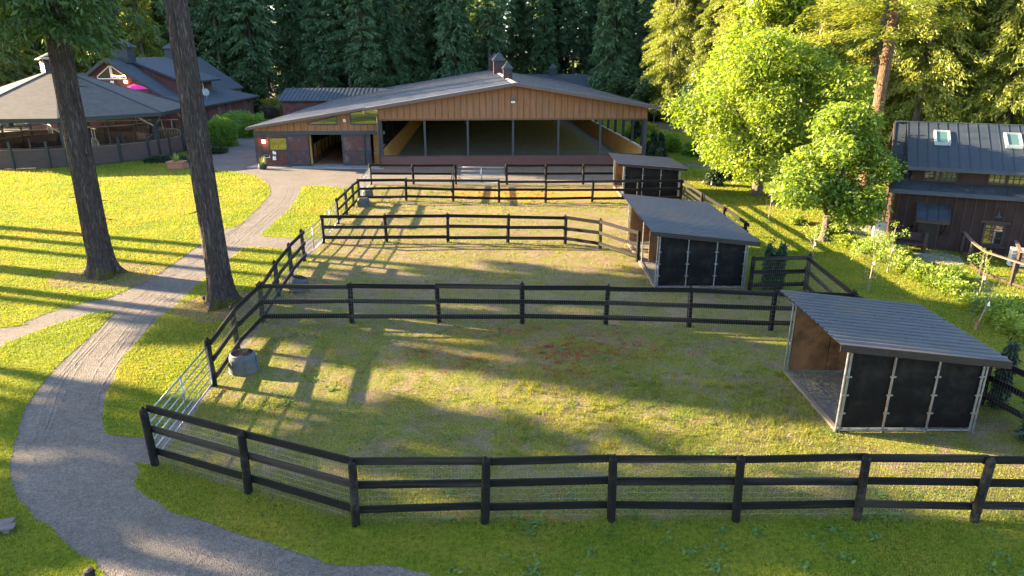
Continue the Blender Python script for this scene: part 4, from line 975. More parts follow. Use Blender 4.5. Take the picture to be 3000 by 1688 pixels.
# ---------------- brown house on the right
h0 = G(2606, 719); HF = Frame(h0.x, h0.y, -24.0); house = empty('brown_house', h0, R(-24))
tag(house, 'dark brown wooden house with a blue metal roof, two skylights and a dormer', 'house')
HL, HD = 13.0, 6.4
_, ze = HF.py(2603, 553, -.45); _, zg = HF.py(2612, 357, HD/2)
zsl = (zg-ze)/(HD/2+.45); zh = lambda y: ze+zsl*(y+.45)
b = MB(); b.prism([(0,0,0),(0,HD,0),(0,HD,zh(0)-.15),(0,HD/2,zg-.2),(0,0,zh(0)-.15)], (HL,0,0)); b.build('wall', M['house_wood'], house)
bt = MB(); battens(bt, 0, HL, 0.05, lambda x: zh(0)-.2, 0, .40, .045, .025); bt.build('battens', M['house_trim'], house)
b = MB(); slab(b, [(-.45,-.45,ze),(HL+.4,-.45,ze),(HL+.4,HD/2,zg),(-.45,HD/2,zg)], .14); slab(b, [(HL+.4,HD+.45,ze),(-.45,HD+.45,ze),(-.45,HD/2,zg),(HL+.4,HD/2,zg)], .14); b.build('roof', M['house_roof'], house)
b = MB(); seams(b, (-.43,-.44,ze), (.9,-.44,ze), (-.43,HD/2-.05,zg), (.9,HD/2-.05,zg), .42, .022, .022); seams(b, (1.3,-.44,ze), (HL,-.44,ze), (1.3,-.02,zh(-.02)), (HL,-.02,zh(-.02)), .42, .022, .022)
b.beam((-.45,HD/2,zg+.03),(HL+.4,HD/2,zg+.03),.3,.05); b.build('roof_seam', M['house_roof'], house, kind='stuff')
b = MB(); b.beam((-.45,-.49,ze-.08),(HL+.4,-.49,ze-.08),.07,.2); b.build('gutter', M['slate_trim'], house)
b = MB(); b.beam((-.47,-.45,ze-.09),(-.47,HD/2,zg-.09),.05,.22); b.build('rake_board', M['house_trim'], house)
# dormer
dx0, zd = HF.py(2660, 489, -.50); YD = .03
zdt = lambda y: zd+(zg-.05-zd)*(y+.5)/(HD/2-.1+.5)
b = MB(); slab(b, [(dx0,-.50,zd),(HL,-.50,zd),(HL,HD/2-.1,zg+.05),(dx0,HD/2-.1,zg+.05)], .12); b.build('dormer_roof', M['house_roof'], house)
b = MB(); seams(b, (dx0,-.49,zd), (HL,-.49,zd), (dx0,HD/2-.12,zg+.05), (HL,HD/2-.12,zg+.05), .42, .022, .022); b.build('roof_seam', M['house_roof'], house, kind='stuff')
b = MB(); b.beam((dx0,-.53,zd-.05),(HL,-.53,zd-.05),.06,.16); b.build('dormer_gutter', M['slate_trim'], house)
b = MB(); b.prism([(dx0+.25,YD,zh(YD)-.3),(dx0+.25,HD/2-.3,zg-.4),(dx0+.25,HD/2-.3,zdt(HD/2-.3)-.1),(dx0+.25,YD,zdt(YD)-.1)], (HL-dx0-.3,0,0)); b.build('dormer_wall', M['house_wood'], house)
for o0, o1 in ((2704,2800),(2893,3004),(3110,3215)):
    xa, z0 = HF.py(o0, 534, YD); xb, _ = HF.py(o1, 534, YD); zt_ = zd-.10
    window(house, 'dormer_window', xa, (xa+xb)/2-.03, zh(YD)+.09, zt_, YD-.01, M['house_trim'], 3, 2, .07); window(house, 'dormer_window', (xa+xb)/2+.03, xb, zh(YD)+.09, zt_, YD-.01, M['house_trim'], 3, 2, .07)
b = MB(); x = dx0+.30; b.beam((x,-.42,zd-.10),(x,.0,zd-.45),.08,.09); b.box(x-.05,x+.05,-.06,.02,zd-.62,zd-.06); b.build('eave_bracket', M['house_trim'], house)
# skylights lie on the dormer slope
for (ox0, oy0, ox1, oy1) in ((2738,399,2777,437),(2943,408,2987,447)):
    yc = HD*.28; xa, _ = HF.py((ox0+ox1)/2, (oy0+oy1)/2, yc); w = .29; yl = .50
    k = lambda y, d=0: zdt(y)+.06+d
    f = MB()
    for s in (-1, 1): f.beam((xa+s*w,yc-yl,k(yc-yl,.05)),(xa+s*w,yc+yl,k(yc+yl,.05)),.10,.14); f.beam((xa-w-.05,yc+s*yl,k(yc+s*yl,.05)),(xa+w+.05,yc+s*yl,k(yc+s*yl,.05)),.10,.15)
    fr = f.build('skylight', M['dish'], house); g_ = MB(); g_.poly([(xa-w,yc-yl,k(yc-yl,.07)),(xa+w,yc-yl,k(yc-yl,.07)),(xa+w,yc+yl,k(yc+yl,.07)),(xa-w,yc+yl,k(yc+yl,.07))]); g_.build('pane', M['sky_glass'], fr)
# door with its canopy, lower window, lamps
cx0, cz1 = HF.py(2694, 590, -.0); cx1, _ = HF.py(2782, 600, -.0); cz0 = cz1-.72
b = MB(); slab(b, [(cx0-.1,-.95,cz0),(cx1+.02,-.95,cz0),(cx1+.02,-.01,cz1-.05),(cx0-.1,-.01,cz1-.05)], .08); cn = b.build('door_canopy', M['house_roof'], house)
b = MB(); seams(b, (cx0-.1,-.94,cz0), (cx1+.02,-.94,cz0), (cx0-.1,-.03,cz1-.05), (cx1+.02,-.03,cz1-.05), .4, .03, .035); b.build('roof_seam', M['house_roof'], cn)
b = MB(); b.beam((cx0-.1,-.97,cz0-.06),(cx1+.02,-.97,cz0-.06),.05,.14)
for xx in (cx0-.02, cx1-.08): b.beam((xx,-.85,cz0-.12),(xx,-.03,cz0-.85),.08,.09); b.box(xx-.04,xx+.04,-.09,-.026,cz0-.95,cz0-.05)
b.build('canopy_bracket', M['house_trim'], cn)
d0, _ = HF.py(2690, 700, 0); d1, _ = HF.py(2738, 700, 0)
b = MB(); b.box(d0,d1,-.05,-.028,.02,2.05); dr_ = b.build('door', M['fascia'], house)
b = MB()
for xx in (d0-.06, d1+.06): b.box(xx-.06,xx+.06,-.07,-.026,0,2.12)
b.box(d0-.12,d1+.12,-.072,-.027,2.12,2.24); b.build('door_frame', M['house_trim'], dr_)
b = MB(); b.tube([(d0+.1,-.055,.95),(d0+.1,-.10,.95),(d0+.22,-.10,.95)], .015, 6); b.build('handle', M['galv'], dr_)
w0, wz0 = HF.py(2882, 712, -.02); w1, wz1 = HF.py(2936, 660, -.02); w0 -= .12; w1 += .12; wz0 -= .05
window(house, 'window', w0, w1, wz0, wz1, -.03, M['house_trim'], 2, 3, .09)
b = MB(); b.box(w0-.2,w1+.2,-.12,-.03,wz0-.14,wz0-.06); b.build('window_sill', M['house_trim'], house)
b = MB(); b.box(w0-.2,w1+.2,-.10,-.03,wz1+.05,wz1+.18); b.build('window_head', M['house_trim'], house)
b = MB(); x = (w0+w1)/2; b.lathe([(.17,0),(.14,.04),(.04,.09),(.025,.14)], 14, c=(x,-.3,wz1+.42)); b.tube([(x,-.3,wz1+.55),(x,-.27,wz1+.68),(x,-.15,wz1+.7),(x,-.03,wz1+.64)], .016, 6); b.build('barn_lamp', M['slate_trim'], house)
b = MB(); x, z = HF.py(2672, 663, -.05); b.lathe([(.0,-.1),(.06,-.08),(.07,.06),(0,.1)], 10, c=(x,-.12,z)); b.box(x-.03,x+.03,-.1,-.026,z-.03,z+.03); b.build('wall_lamp', M['black_panel'], house)
# bench by the door
bx, _ = HF.py(2622, 700, -.5); bn = empty('wooden_bench', HF.o + HF.m @ Vector((bx+.55,-.75,0)), R(-24)); tag(bn, 'brown wooden bench box with tall arm posts left of the house door', 'bench')
b = MB(); b.box(-.62,.62,-.25,.25,.36,.44); b.build('seat', M['house_trim'], bn)
b = MB(); b.box(-.62,.62,.20,.26,.5,.9); b.build('backrest', M['house_trim'], bn)
for s in (-1, 1):
    b = MB(); b.box(s*.70-.08,s*.70+.08,-.28,.28,0,.40); b.box(s*.70-.08,s*.70+.08,-.28,-.12,.4,1.0); b.box(s*.70-.08,s*.70+.08,.12,.28,.4,1.0); b.build('arm', M['house_trim'], bn)
pb = empty('utility_box', G(2570,708), R(-20)); tag(pb, 'pale cream utility box on the paving at the left corner of the brown house', 'utility box')
b = MB(); b.box(-.28,.28,-.2,.2,0,.95); b.build('cabinet', M['cream'], pb); b = MB(); b.box(-.31,.31,-.23,.23,.95,1.02); b.build('lid', M['white_trim'], pb)
# dog-run railing in front of the house
RLP = [G(2812,742), G(2836,775), G(2872,806), G(2960,838), G(3060,872)]
rl = empty('railing', RLP[0]); tag(rl, 'brown wooden railing with a pale cap board in front of the brown house', 'railing')
for i, p in enumerate(RLP):
    q = p-RLP[0]; b = MB(); b.box(q.x-.06,q.x+.06,q.y-.06,q.y+.06,0,1.02); b.build('post', M['house_trim'], rl)
w = MB()
for i in range(len(RLP)-1):
    a, c = RLP[i]-RLP[0], RLP[i+1]-RLP[0]
    b = MB(); b.beam(a+Vector((0,0,1.045)), c+Vector((0,0,1.045)), .15, .045); b.build('cap_rail', M['rail_cap'], rl)
    b = MB(); b.beam(a+Vector((0,0,.12)), c+Vector((0,0,.12)), .05, .09); b.build('bottom_rail', M['house_trim'], rl)
    wires(w, a, c, .18, 1.0, .12, .12, .0022, 0)
w.build('wire_mesh', M['black_panel'], rl, fix=False)
HQ = G(2985,782); ac = empty('heat_pump', HQ, R(-24)); tag(ac, 'pale grey heat pump unit at the right edge below the house window', 'heat pump')
b = MB(); b.box(-.45,.45,-.2,.2,.06,.85); b.build('housing', M['cream'], ac); b = MB()
for i in range(9): b.box(-.40,.40,-.225,-.201,.14+i*.075,.14+i*.075+.03)
b.build('grille', M['slate_trim'], ac)
SR = [G(2962,765), G(2975,800), G(3040,815)]; sr = empty('railing', SR[0]); tag(sr, 'short dark railing beside the grey heat pump at the right edge', 'railing')
for i, p in enumerate(SR):
    q = p-SR[0]; b = MB(); b.box(q.x-.06,q.x+.06,q.y-.06,q.y+.06,0,.95); b.build('post', M['house_trim'], sr)
for i in range(2):
    a, c = SR[i]-SR[0], SR[i+1]-SR[0]; b = MB(); b.beam(a+Vector((0,0,.97)), c+Vector((0,0,.97)), .14, .045); b.build('cap_rail', M['rail_cap'], sr)
    b = MB(); 
    for z in (.2,.4,.6,.8): b.beam(a+Vector((0,0,z)), c+Vector((0,0,z)), .03, .06)
    b.build('slat_panel', M['house_trim'], sr)
# ------------------------------------------------------------------ plants
def frame3(A, rng):
    Q = rng.normal(size=A.shape); S = np.cross(A, Q); S /= np.linalg.norm(S, axis=1, keepdims=True)+1e-9; return S
def diamonds(P, A, S, l, w, bend=None):
    """one leaf or spray per row: base, side, tip, side"""
    l = l[:,None]; w = w[:,None]
    b = 0 if bend is None else bend
    V = np.stack([P, P+A*l*.45+S*w, P+A*l+b, P+A*l*.45-S*w], 1).reshape(-1, 3)
    return V, np.arange(len(V)).reshape(-1, 4)
def conifer_crown(name, seed, H, hb, Rm, nb, per, sl, mat, width=.17, droop=.35, flat=False, shape=.8):
    rng = np.random.default_rng(seed)
    t = rng.random(nb)**.9; z = hb+(H-hb)*t
    L = Rm*(1-t*.97)**shape*np.minimum(1, .6+t*3)*(.6+.55*rng.random(nb)); az = rng.random(nb)*2*np.pi
    b = np.repeat(np.arange(nb), per); n = len(b)
    s = .10+.92*rng.random(n)**.75
    azb = az[b]+rng.normal(0,.10,n)
    x = np.cos(azb)*L[b]*s; y = np.sin(azb)*L[b]*s
    zz = z[b]+L[b]*(s*(.10+.35*t[b])-droop*s*s)+rng.normal(0,.10,n)-rng.random(n)*.35
    a2 = azb+rng.normal(0,.75,n); pit = rng.uniform(-.05,.55,n) if flat else rng.uniform(.15,1.25,n)
    A = np.stack([np.cos(a2)*np.cos(pit), np.sin(a2)*np.cos(pit), -np.sin(pit)], 1)
    S = frame3(A, rng)
    if flat: S = np.cross(A, np.array([0,0,1.0])+rng.normal(0,.3,(n,3))); S /= np.linalg.norm(S,axis=1,keepdims=True)+1e-9
    l = sl*(.55+.9*rng.random(n)); w = l*width*(.7+.6*rng.random(n))
    V, F = diamonds(np.stack([x,y,zz],1), A, S, l, w)
    return np_mesh(name, V, F, mat)
def trunk_mesh(name, H, r0, r1, mat, seed, flare=1.5, n=14, stubs=0, hb=0, wob=.05, lean=(0,0)):
    rng = random.Random(seed); mb = MB(); zs = [-.15,.0,.12,.3,.6,1.1,1.8]+[1.8+(H-1.8)*i/9 for i in range(1,10)]
    vs = []; fs = []; ph = [rng.uniform(0,6.28) for _ in range(4)]
    for z in zs:
        k = z/H; r = r0+(r1-r0)*k; fl = (flare-1)*math.exp(-max(z,0)/.38)
        cx = wob*math.sin(z*.25+ph[0])+lean[0]*z; cy = wob*math.cos(z*.21+ph[1])+lean[1]*z
        for j in range(n):
            a = 2*math.pi*j/n
            rr = r*(1+fl*(1+.45*math.sin(3*a+ph[2])+.3*math.sin(5*a+ph[3]))+.04*math.sin(7*a+ph[0]+z)+(.045*math.sin(17*a+ph[1]+z*1.3)+.035*math.sin(23*a-z*2.1) if n > 20 else 0))
            vs.append((cx+rr*math.cos(a), cy+rr*math.sin(a), z))
    for i in range(len(zs)-1):
        for j in range(n): fs.append((i*n+j,i*n+(j+1)%n,(i+1)*n+(j+1)%n,(i+1)*n+j))
    mb.add(vs, fs)
    for _ in range(stubs):
        z = rng.uniform(1.5, max(hb,2)); a = rng.uniform(0,6.28); L = rng.uniform(.15,.5) if n > 20 else rng.uniform(.2,1.2); r = r0+(r1-r0)*z/H
        mb.tube([(r*.7*math.cos(a),r*.7*math.sin(a),z),((r+L)*math.cos(a),(r+L)*math.sin(a),z-.15*L)], [.03,.008], 5)
    o = mb.build(name+'_source', mat, smooth=True, fix=False); me = o.data; me.name = name; bpy.data.objects.remove(o); return me
def broad_crown(name, seed, lobes, ncl, per, leaf, mat, spread=.16, fillv=.5):
    rng = np.random.default_rng(seed); vol = np.array([r[0]*r[1]*r[2] for _, r in lobes])**.8; k = rng.choice(len(lobes), ncl, p=vol/vol.sum())
    d = rng.normal(size=(ncl,3)); d /= np.linalg.norm(d,axis=1,keepdims=True); rad = fillv+(1.05-fillv)*rng.random(ncl)**.6
    C = np.array([c for c, _ in lobes])[k]; Rr = np.array([r for _, r in lobes])[k]
    P0 = C+d*Rr*rad[:,None]
    b = np.repeat(np.arange(ncl), per); n = len(b); P = P0[b]+rng.normal(0,spread,(n,3))*[1,1,.7]
    a = rng.random(n)*2*np.pi; pit = rng.uniform(-.25,1.15,n)
    A = np.stack([np.cos(a)*np.cos(pit),np.sin(a)*np.cos(pit),-np.sin(pit)],1)
    S = np.cross(A, np.array([0,0,1.0])+rng.normal(0,.45,(n,3))); S /= np.linalg.norm(S,axis=1,keepdims=True)+1e-9
    l = leaf*(.6+.8*rng.random(n)); V, F = diamonds(P, A, S, l, l*.27)
    return np_mesh(name, V, F, mat)
def place_tree(kind, label, cat, x, y, trunk, crown, s=1.0, rz=0.0, group=None, sz=None):
    r = empty(kind, (x, y, 0), rz); r.scale = (s, s, sz or s); tag(r, label, cat, group)
    if trunk: link('trunk', trunk, r)
    if crown: link('crown', crown, r)
    return r

# ---- the two firs by the drive
t1 = trunk_mesh('trunk', 32, .47, .20, M['bark'], 5, 1.7, 56, 12, 9.5, .04)
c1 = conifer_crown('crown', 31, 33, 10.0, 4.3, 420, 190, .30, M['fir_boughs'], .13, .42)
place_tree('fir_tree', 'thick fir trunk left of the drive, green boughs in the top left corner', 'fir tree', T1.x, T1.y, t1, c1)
t2 = trunk_mesh('trunk', 33, .43, .18, M['bark'], 8, 1.65, 56, 8, 12, .05)
c2 = conifer_crown('crown', 32, 34, 15.5, 3.6, 200, 60, .5, M['conifer_mid'], .15, .42)
place_tree('fir_tree', 'bare fir trunk right of the drive, beside the paddock fence', 'fir tree', T2.x, T2.y, t2, c2)

# ---- forest conifers: a few kinds, each standing as its own tree
def kinds(mat, base, nb, per, sl, specs, flat=False):
    out = []
    for i, (H, hb, Rm, dr) in enumerate(specs):
        out.append((trunk_mesh('trunk', H*.97, .36, .07, M['bark_grey'] if i % 2 else M['bark'], base+i, 1.3, 8, 14, hb), conifer_crown('crown', base+i, H, hb, Rm, nb, per, sl, mat, .14, dr, flat)))
    return out
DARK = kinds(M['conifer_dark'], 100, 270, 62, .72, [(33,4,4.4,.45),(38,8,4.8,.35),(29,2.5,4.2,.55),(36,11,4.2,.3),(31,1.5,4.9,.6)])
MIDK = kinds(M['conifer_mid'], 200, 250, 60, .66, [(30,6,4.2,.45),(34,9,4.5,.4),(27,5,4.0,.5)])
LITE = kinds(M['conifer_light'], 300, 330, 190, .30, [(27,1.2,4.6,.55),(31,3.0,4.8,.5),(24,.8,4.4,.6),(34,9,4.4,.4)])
rf_ = random.Random(4)
GB = 'conifers of the shaded forest behind the arena'; LB_ = 'tall dark green conifer in the shaded forest behind the buildings'
def scatter(n, region, mind, existing, tries=9000):
    out = []
    for _ in range(tries):
        p = region()
        if p is None: continue
        if all((p[0]-q[0])**2+(p[1]-q[1])**2 > mind**2 for q in existing+out):
            out.append(p)
            if len(out) >= n: break
    return out
def back():
    x = rf_.uniform(-75, 30); y = rf_.uniform(118, 172)
    if y < 122+max(0, (-x-40)*.1): return None
    if -1 < x < 16 and y < 138: return None
    return x, y
P_back = scatter(105, back, 3.4, [])
for (x, y) in P_back:
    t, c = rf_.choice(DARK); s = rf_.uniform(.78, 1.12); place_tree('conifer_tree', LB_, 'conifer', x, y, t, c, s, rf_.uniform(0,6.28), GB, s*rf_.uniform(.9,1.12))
def left():
    x = rf_.uniform(-122, -52); y = rf_.uniform(86, 142)
    if x > -64 and y < 112: return None
    if x/(.947*y+2.9) < -.93: return None
    return x, y
P_left = scatter(40, left, 4.4, P_back)
for (x, y) in P_left:
    t, c = rf_.choice(LITE if rf_.random() < .5 else MIDK); s = rf_.uniform(.8, 1.05); place_tree('conifer_tree', 'mid green conifer with bare lower trunk in the woods behind the covered pen', 'conifer', x, y, t, c, s, rf_.uniform(0,6.28), 'conifers behind the covered pen')  # about half wear the lighter sprays, sunlight put in as leaf colour
def right():
    y = rf_.uniform(44, 122); x = rf_.uniform(18, 98)
    if x < 21+max(0,(98-y))*.22 or x/(.947*y+2.9) > .92: return None
    if x < 36 and y < 58: return None
    if x < 45 and y < 47: return None
    if y > 112 and x < 26: return None
    return x, y
P_right = scatter(135, right, 3.1, P_back)
for (x, y) in P_right:
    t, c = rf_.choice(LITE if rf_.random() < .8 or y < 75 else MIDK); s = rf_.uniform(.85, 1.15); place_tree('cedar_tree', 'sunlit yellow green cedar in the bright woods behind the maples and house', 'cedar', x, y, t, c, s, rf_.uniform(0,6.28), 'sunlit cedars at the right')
# a grove of firs left of the picture throws the long shadows across the lawn
GR = 'firs left of the lawn'
gt_ = [(trunk_mesh('trunk', H*.96, .40, .08, M['bark'], 400+i, 1.4, 10, 10, hb), conifer_crown('crown', 400+i, H, hb, Rm, nb, 26, .8, M['conifer_mid'], .2, .42)) for i, (H, hb, Rm, nb) in enumerate(((24,14.0,2.2,80),(24,13.5,2.0,75),(22,6.5,3.2,85),(33,17.5,3.2,95),(21.5,17.2,2.6,100)))]
SUNDIR = Vector((-.956, .290, 0)).normalized()
for (oy, k, v) in ((669,15,0),(697,19,1),(727,23,0),(793,17,1),(848,21,0)):
    p = G(0, oy)+SUNDIR*k; place_tree('fir_tree', 'fir with a long bare trunk in the grove left of the lawn', 'fir tree', p.x, p.y, *gt_[v], rf_.uniform(.92,1.05), rf_.uniform(0,6.28), GR)
for (y0, x, v, s) in ((14.0,-42,0,.92),(12.6,-49,1,.9),(8.4,-38,2,1.0),(6.0,-44,2,.9),(3.2,-36,2,1.0),(19.2,-52,1,1.0),(.5,-42,2,1.0),(22.4,-40,3,1.0),(10.2,-45,0,.85),(28.4,-44,4,1.0)):
    place_tree('fir_tree', 'fir with a long bare trunk in the grove left of the lawn' if v != 2 else 'bushy fir with low boughs in the grove left of the drive', 'fir tree', x, y0-x*.303, *gt_[v], s, rf_.uniform(0,6.28), GR)

# ---- tall fir with the reddish trunk behind the house
rt = G(2556, 690); t = trunk_mesh('trunk', 26, .36, .10, M['bark_red'], 51, 1.3, 14, 16, 9, .10, (.035,.0))
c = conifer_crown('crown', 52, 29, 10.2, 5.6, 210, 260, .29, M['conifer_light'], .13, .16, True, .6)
place_tree('fir_tree', 'tall fir with a bare reddish leaning trunk beside the brown house', 'fir tree', rt.x+.5, rt.y+3.0, t, c)
# ---- maples
def limbs(name, seed, base_h, r, tips, mat):
    rg_ = random.Random(seed); mb = MB(); 
    mb.tube([(0,0,-.1),(0,0,.08),(.02,.01,.35),(.05,0,base_h*.6),(.04,.02,base_h)], [r*1.7,r*1.35,r*1.08,r,r*.92], 14)
    for (x, y, z) in tips:
        m1 = (x*.35+rg_.uniform(-.2,.2), y*.35+rg_.uniform(-.2,.2), base_h+(z-base_h)*.45); m2 = (x*.7, y*.7, base_h+(z-base_h)*.8)
        mb.tube([(.04,.02,base_h*.9), m1, m2, (x,y,z)], [r*.55,r*.36,r*.2,r*.06], 8)
        for _ in range(4):
            q = Vector(m1).lerp(Vector((x,y,z)), rg_.random()); e = q+Vector((rg_.uniform(-1,1),rg_.uniform(-1,1),rg_.uniform(-.2,.9)))*1.1
            mb.tube([q, q.lerp(e,.5)+Vector((0,0,.1)), e], [r*.14,r*.09,r*.03], 5)
    o = mb.build(name+'_source', mat, smooth=True, fix=False); me = o.data; me.name = name; bpy.data.objects.remove(o); return me
def lobed(seed, R_, z0, z1, nl, rr):
    g_ = random.Random(seed); out = []
    for i in range(nl):
        u = g_.random(); z = z0+(z1-z0)*u; k = math.sin(math.pi*min(1, .18+.8*u))**.8; a = i*2.4+g_.uniform(-.5,.5); d = R_*k*g_.uniform(.35,1.0)
        s = rr*g_.uniform(.7,1.2)
        out.append(((d*math.cos(a), d*math.sin(a), z), (s, s, s*.8)))
    return out
b1 = G(2190, 571); L1 = lobed(61, 6.0, 2.5, 9.7, 40, 1.75)
cr = broad_crown('crown', 61, L1, 11500, 6, .235, M['maple']); tk = limbs('trunk', 61, 1.7, .34, [c for c, _ in L1[:14]], M['bark_grey'])
place_tree('maple_tree', 'largest sunlit yellow-green maple, standing on the lawn behind the farthest shelter', 'maple', b1.x+.6, b1.y, tk, cr)
b2 = G(2423, 705); L2 = lobed(62, 2.35, 1.7, 6.3, 22, 1.05)
cr = broad_crown('crown', 62, L2, 4600, 6, .215, M['maple']); tk = limbs('trunk', 62, 1.35, .20, [c for c, _ in L2[:10]], M['bark_grey'])
place_tree('maple_tree', 'smaller round sunlit maple at the left end of the brown house', 'maple', b2.x-.2, b2.y, tk, cr)
L3 = lobed(63, 5.0, 4, 14.5, 34, 1.9); cr3 = broad_crown('crown', 63, L3, 6500, 6, .38, M['maple']); tk3 = limbs('trunk', 63, 3, .4, [c for c, _ in L3[:12]], M['bark_grey'])
place_tree('maple_tree', 'tall bright maple rising behind the largest maple', 'maple', 22.5, 63, tk3, cr3)
# ---- understory trees at the edge of the shaded forest
LU = lobed(64, 2.6, 1, 7, 16, 1.5); cu_ = broad_crown('crown', 64, LU, 2200, 6, .42, M['under']); tu = limbs('trunk', 64, 1.5, .16, [c for c, _ in LU[:6]], M['bark_grey'])
for i, (x, y, s) in enumerate(((-42,113,.9),(17.5,112,.8),(19.5,103,.75),(-22,118,.8),(27,80,.8),(24.5,92,.8),(-48,114,1.2),(-55,113,1.1))):
    place_tree('understory_tree', 'small bushy green broadleaf tree at the foot of the conifer forest', 'tree', x, y, tu, cu_, s, i*1.7, 'small trees at the forest edge')

# ---- hedges and shrubs
def bush(name, seed, rx, ry, rz, n, leaf, mat, jag=.10, cz=None):
    rng = np.random.default_rng(seed); d = rng.normal(size=(n,3)); d[:,2] = np.abs(d[:,2])*.9-.05; d /= np.linalg.norm(d,axis=1,keepdims=True)
    e = .72; q = np.sign(d)*np.abs(d)**e; q /= np.max(np.abs(q)**1.0,axis=1,keepdims=True)**.35
    q = q/np.linalg.norm(q,axis=1,keepdims=True)*(1+.16*(np.max(np.abs(d),axis=1,keepdims=True)<.75))
    rad = (.80+.25*rng.random(n))*(1+jag*(vnoise(d[:,0]*5+9, d[:,1]*5+d[:,2]*4+9, 1.0, seed)-.5)*2.4)
    P = q*rad[:,None]*np.array([rx,ry,rz]); P[:,2] = np.maximum(P[:,2], .05)
    A = d+rng.normal(0,.55,(n,3)); A[:,2] += .15; A /= np.linalg.norm(A,axis=1,keepdims=True); S = frame3(A, rng)
    l = leaf*(.6+.8*rng.random(n)); V, F = diamonds(P, A, S, l, l*.3)
    core = MB(); core.lathe([(.0,0),(rx*.72,.05),(rx*.76,rz*.45),(rx*.55,rz*.72),(0,rz*.8)], 16); cv = np.array(core.v); cv[:,1] *= ry/rx
    cf = np.array(core.f)
    return np_mesh(name, np.vstack([V, cv]), np.vstack([F, cf+len(V)]), mat)
def shrub(kind, label, cat, x, y, mesh, rz=0, s=1.0, group=None, part='foliage'):
    r = empty(kind, (x, y, 0), rz); r.scale = (s, s, s); tag(r, label, cat, group); link(part, mesh, r); return r
g = G(636,433); shrub('clipped_shrub', 'rounded bright green clipped shrub nearest to the gravel yard', 'shrub', g.x, g.y+1.6, bush('foliage', 71, 1.4, 1.4, 3.0, 10500, .14, M['hedge']))
g = G(690,407); shrub('clipped_hedge', 'wide bright green clipped hedge in front of the red barn stalls', 'hedge', g.x, g.y+2.2, bush('foliage', 72, 3.0, 1.8, 2.95, 15000, .15, M['hedge']), .1)
g = G(812,343); shrub('clipped_hedge', 'yellow-topped hedge beyond the gravel yard, left of the arena roof', 'hedge', g.x, g.y+2, bush('foliage', 73, 3.2, 1.6, 2.9, 11000, .19, M['hedge_yellow']))
g = G(790,347); shrub('flowering_shrub', 'grey-purple shrub in front of the yellow hedge', 'shrub', g.x, g.y+.2, bush('foliage', 74, 1.45, 1.0, 1.9, 3000, .2, M['grey_shrub']))
g = G(485,478); shrub('low_juniper', 'low spreading dark juniper against the covered pen, left of the brick planter', 'shrub', g.x-.2, g.y+.6, bush('foliage', 75, 1.9, .9, .55, 2600, .17, M['yew']))
g = G(640,452); shrub('low_juniper', 'low green juniper at the foot of the rounded shrub', 'shrub', g.x-1.2, g.y+.8, bush('foliage', 76, 1.7, 1.0, .6, 2200, .17, M['yew']))
g = G(600,442); shrub('low_juniper', 'low green juniper behind the bare fir trunk beside the gravel yard', 'shrub', g.x-.8, g.y+.8, bush('foliage', 77, 1.6, 1.1, .6, 2200, .17, M['yew']))
# bushes and young conifers right of the arena and beyond the maples
for i, (x, y, rx, h, mt, lab) in enumerate(((12.6,66,1.5,1.5,'hedge_yellow','low yellow-green bush right of the arena posts'),(15.2,69,1.6,1.7,'hedge','green garden bush right of the arena, near the forest edge'),(18.0,66,1.5,1.4,'hedge','green garden bush behind the largest maple, left of the walk'),(13.4,74,1.6,1.6,'hedge','green garden bush far along the right side of the arena'),(15.0,80,1.8,1.8,'hedge_yellow','yellow-green garden bush at the forest edge beyond the arena posts'))):
    shrub('garden_bush', lab, 'shrub', x, y, bush('foliage', 80+i, rx, rx*.8, h, 2400, .22, M[mt]))
YC = conifer_crown('foliage', 90, 3.1, .15, 1.05, 150, 26, .26, M['yew'], .2, .3)
for i, (x, y, s, lab) in enumerate(((12.4,60.5,.95,'young dark conifer just right of the arena front corner'),(13.6,63.5,.8,'young dark conifer second from the arena front corner'),(12.9,72,.9,'young dark conifer midway along the right side of the arena'),(14.9,50.0,.75,'young dark conifer behind the roof of the farthest shelter'),(16.9,53.0,.85,'young dark conifer between the largest maple and the farthest shelter'),(20.3,49.6,.7,'young dark conifer right of the largest maple trunk'))):
    shrub('young_conifer', lab, 'conifer', x, y, YC, i, s)
# columnar yews beside the shelters
def yew(seed): return conifer_crown('foliage', seed, 2.05, .05, .22, 170, 16, .13, M['yew'], .22, -.4, False, .28)
Y1, Y2 = yew(95), yew(96)
for (ox, oy, m_, s, lab) in ((2226,845,Y1,.95,'dark columnar yew tight against the middle shelter'),(2259,848,Y2,.95,'dark columnar yew right of its twin beside the middle shelter'),(2945,1292,Y1,1.0,'dark columnar yew behind the fence right of the nearest shelter'),(2893,1195,Y2,.95,'dark columnar yew half hidden behind the nearest shelter'),(2135,742,Y2,.6,'low dark yew behind the roof of the middle shelter')):
    g = G(ox, oy); shrub('columnar_yew', lab, 'yew', g.x+(.55 if ox>2900 else .25), g.y, m_, s*3, s)
# laurel border along the right lawn, mound by mound
LR = [bush('foliage', 97+i, 1.15, 1.0, .85, 1500, .19, M['laurel'], .16) for i in range(3)]
border = [(2330,655),(2420,690),(2480,715),(2540,738),(2600,765),(2655,790),(2700,815),(2755,838),(2805,865),(2855,890),(2905,925),(2950,950),(3000,975),(3060,1010)]
for i, (ox, oy) in enumerate(border):
    g = G(ox, oy)
    for k in range(2 if i % 3 == 1 else 1):
        shrub('laurel_shrub', 'leafy yellow-green laurel in the border between the right lawn and the brown house', 'shrub', g.x+k*.75+rf_.uniform(-.1,.2), g.y+k*.7+rf_.uniform(-.1,.1), LR[(i+k)%3], rf_.uniform(0,6), rf_.uniform(.46,.64)*(1 if i else .8), 'laurels of the border')
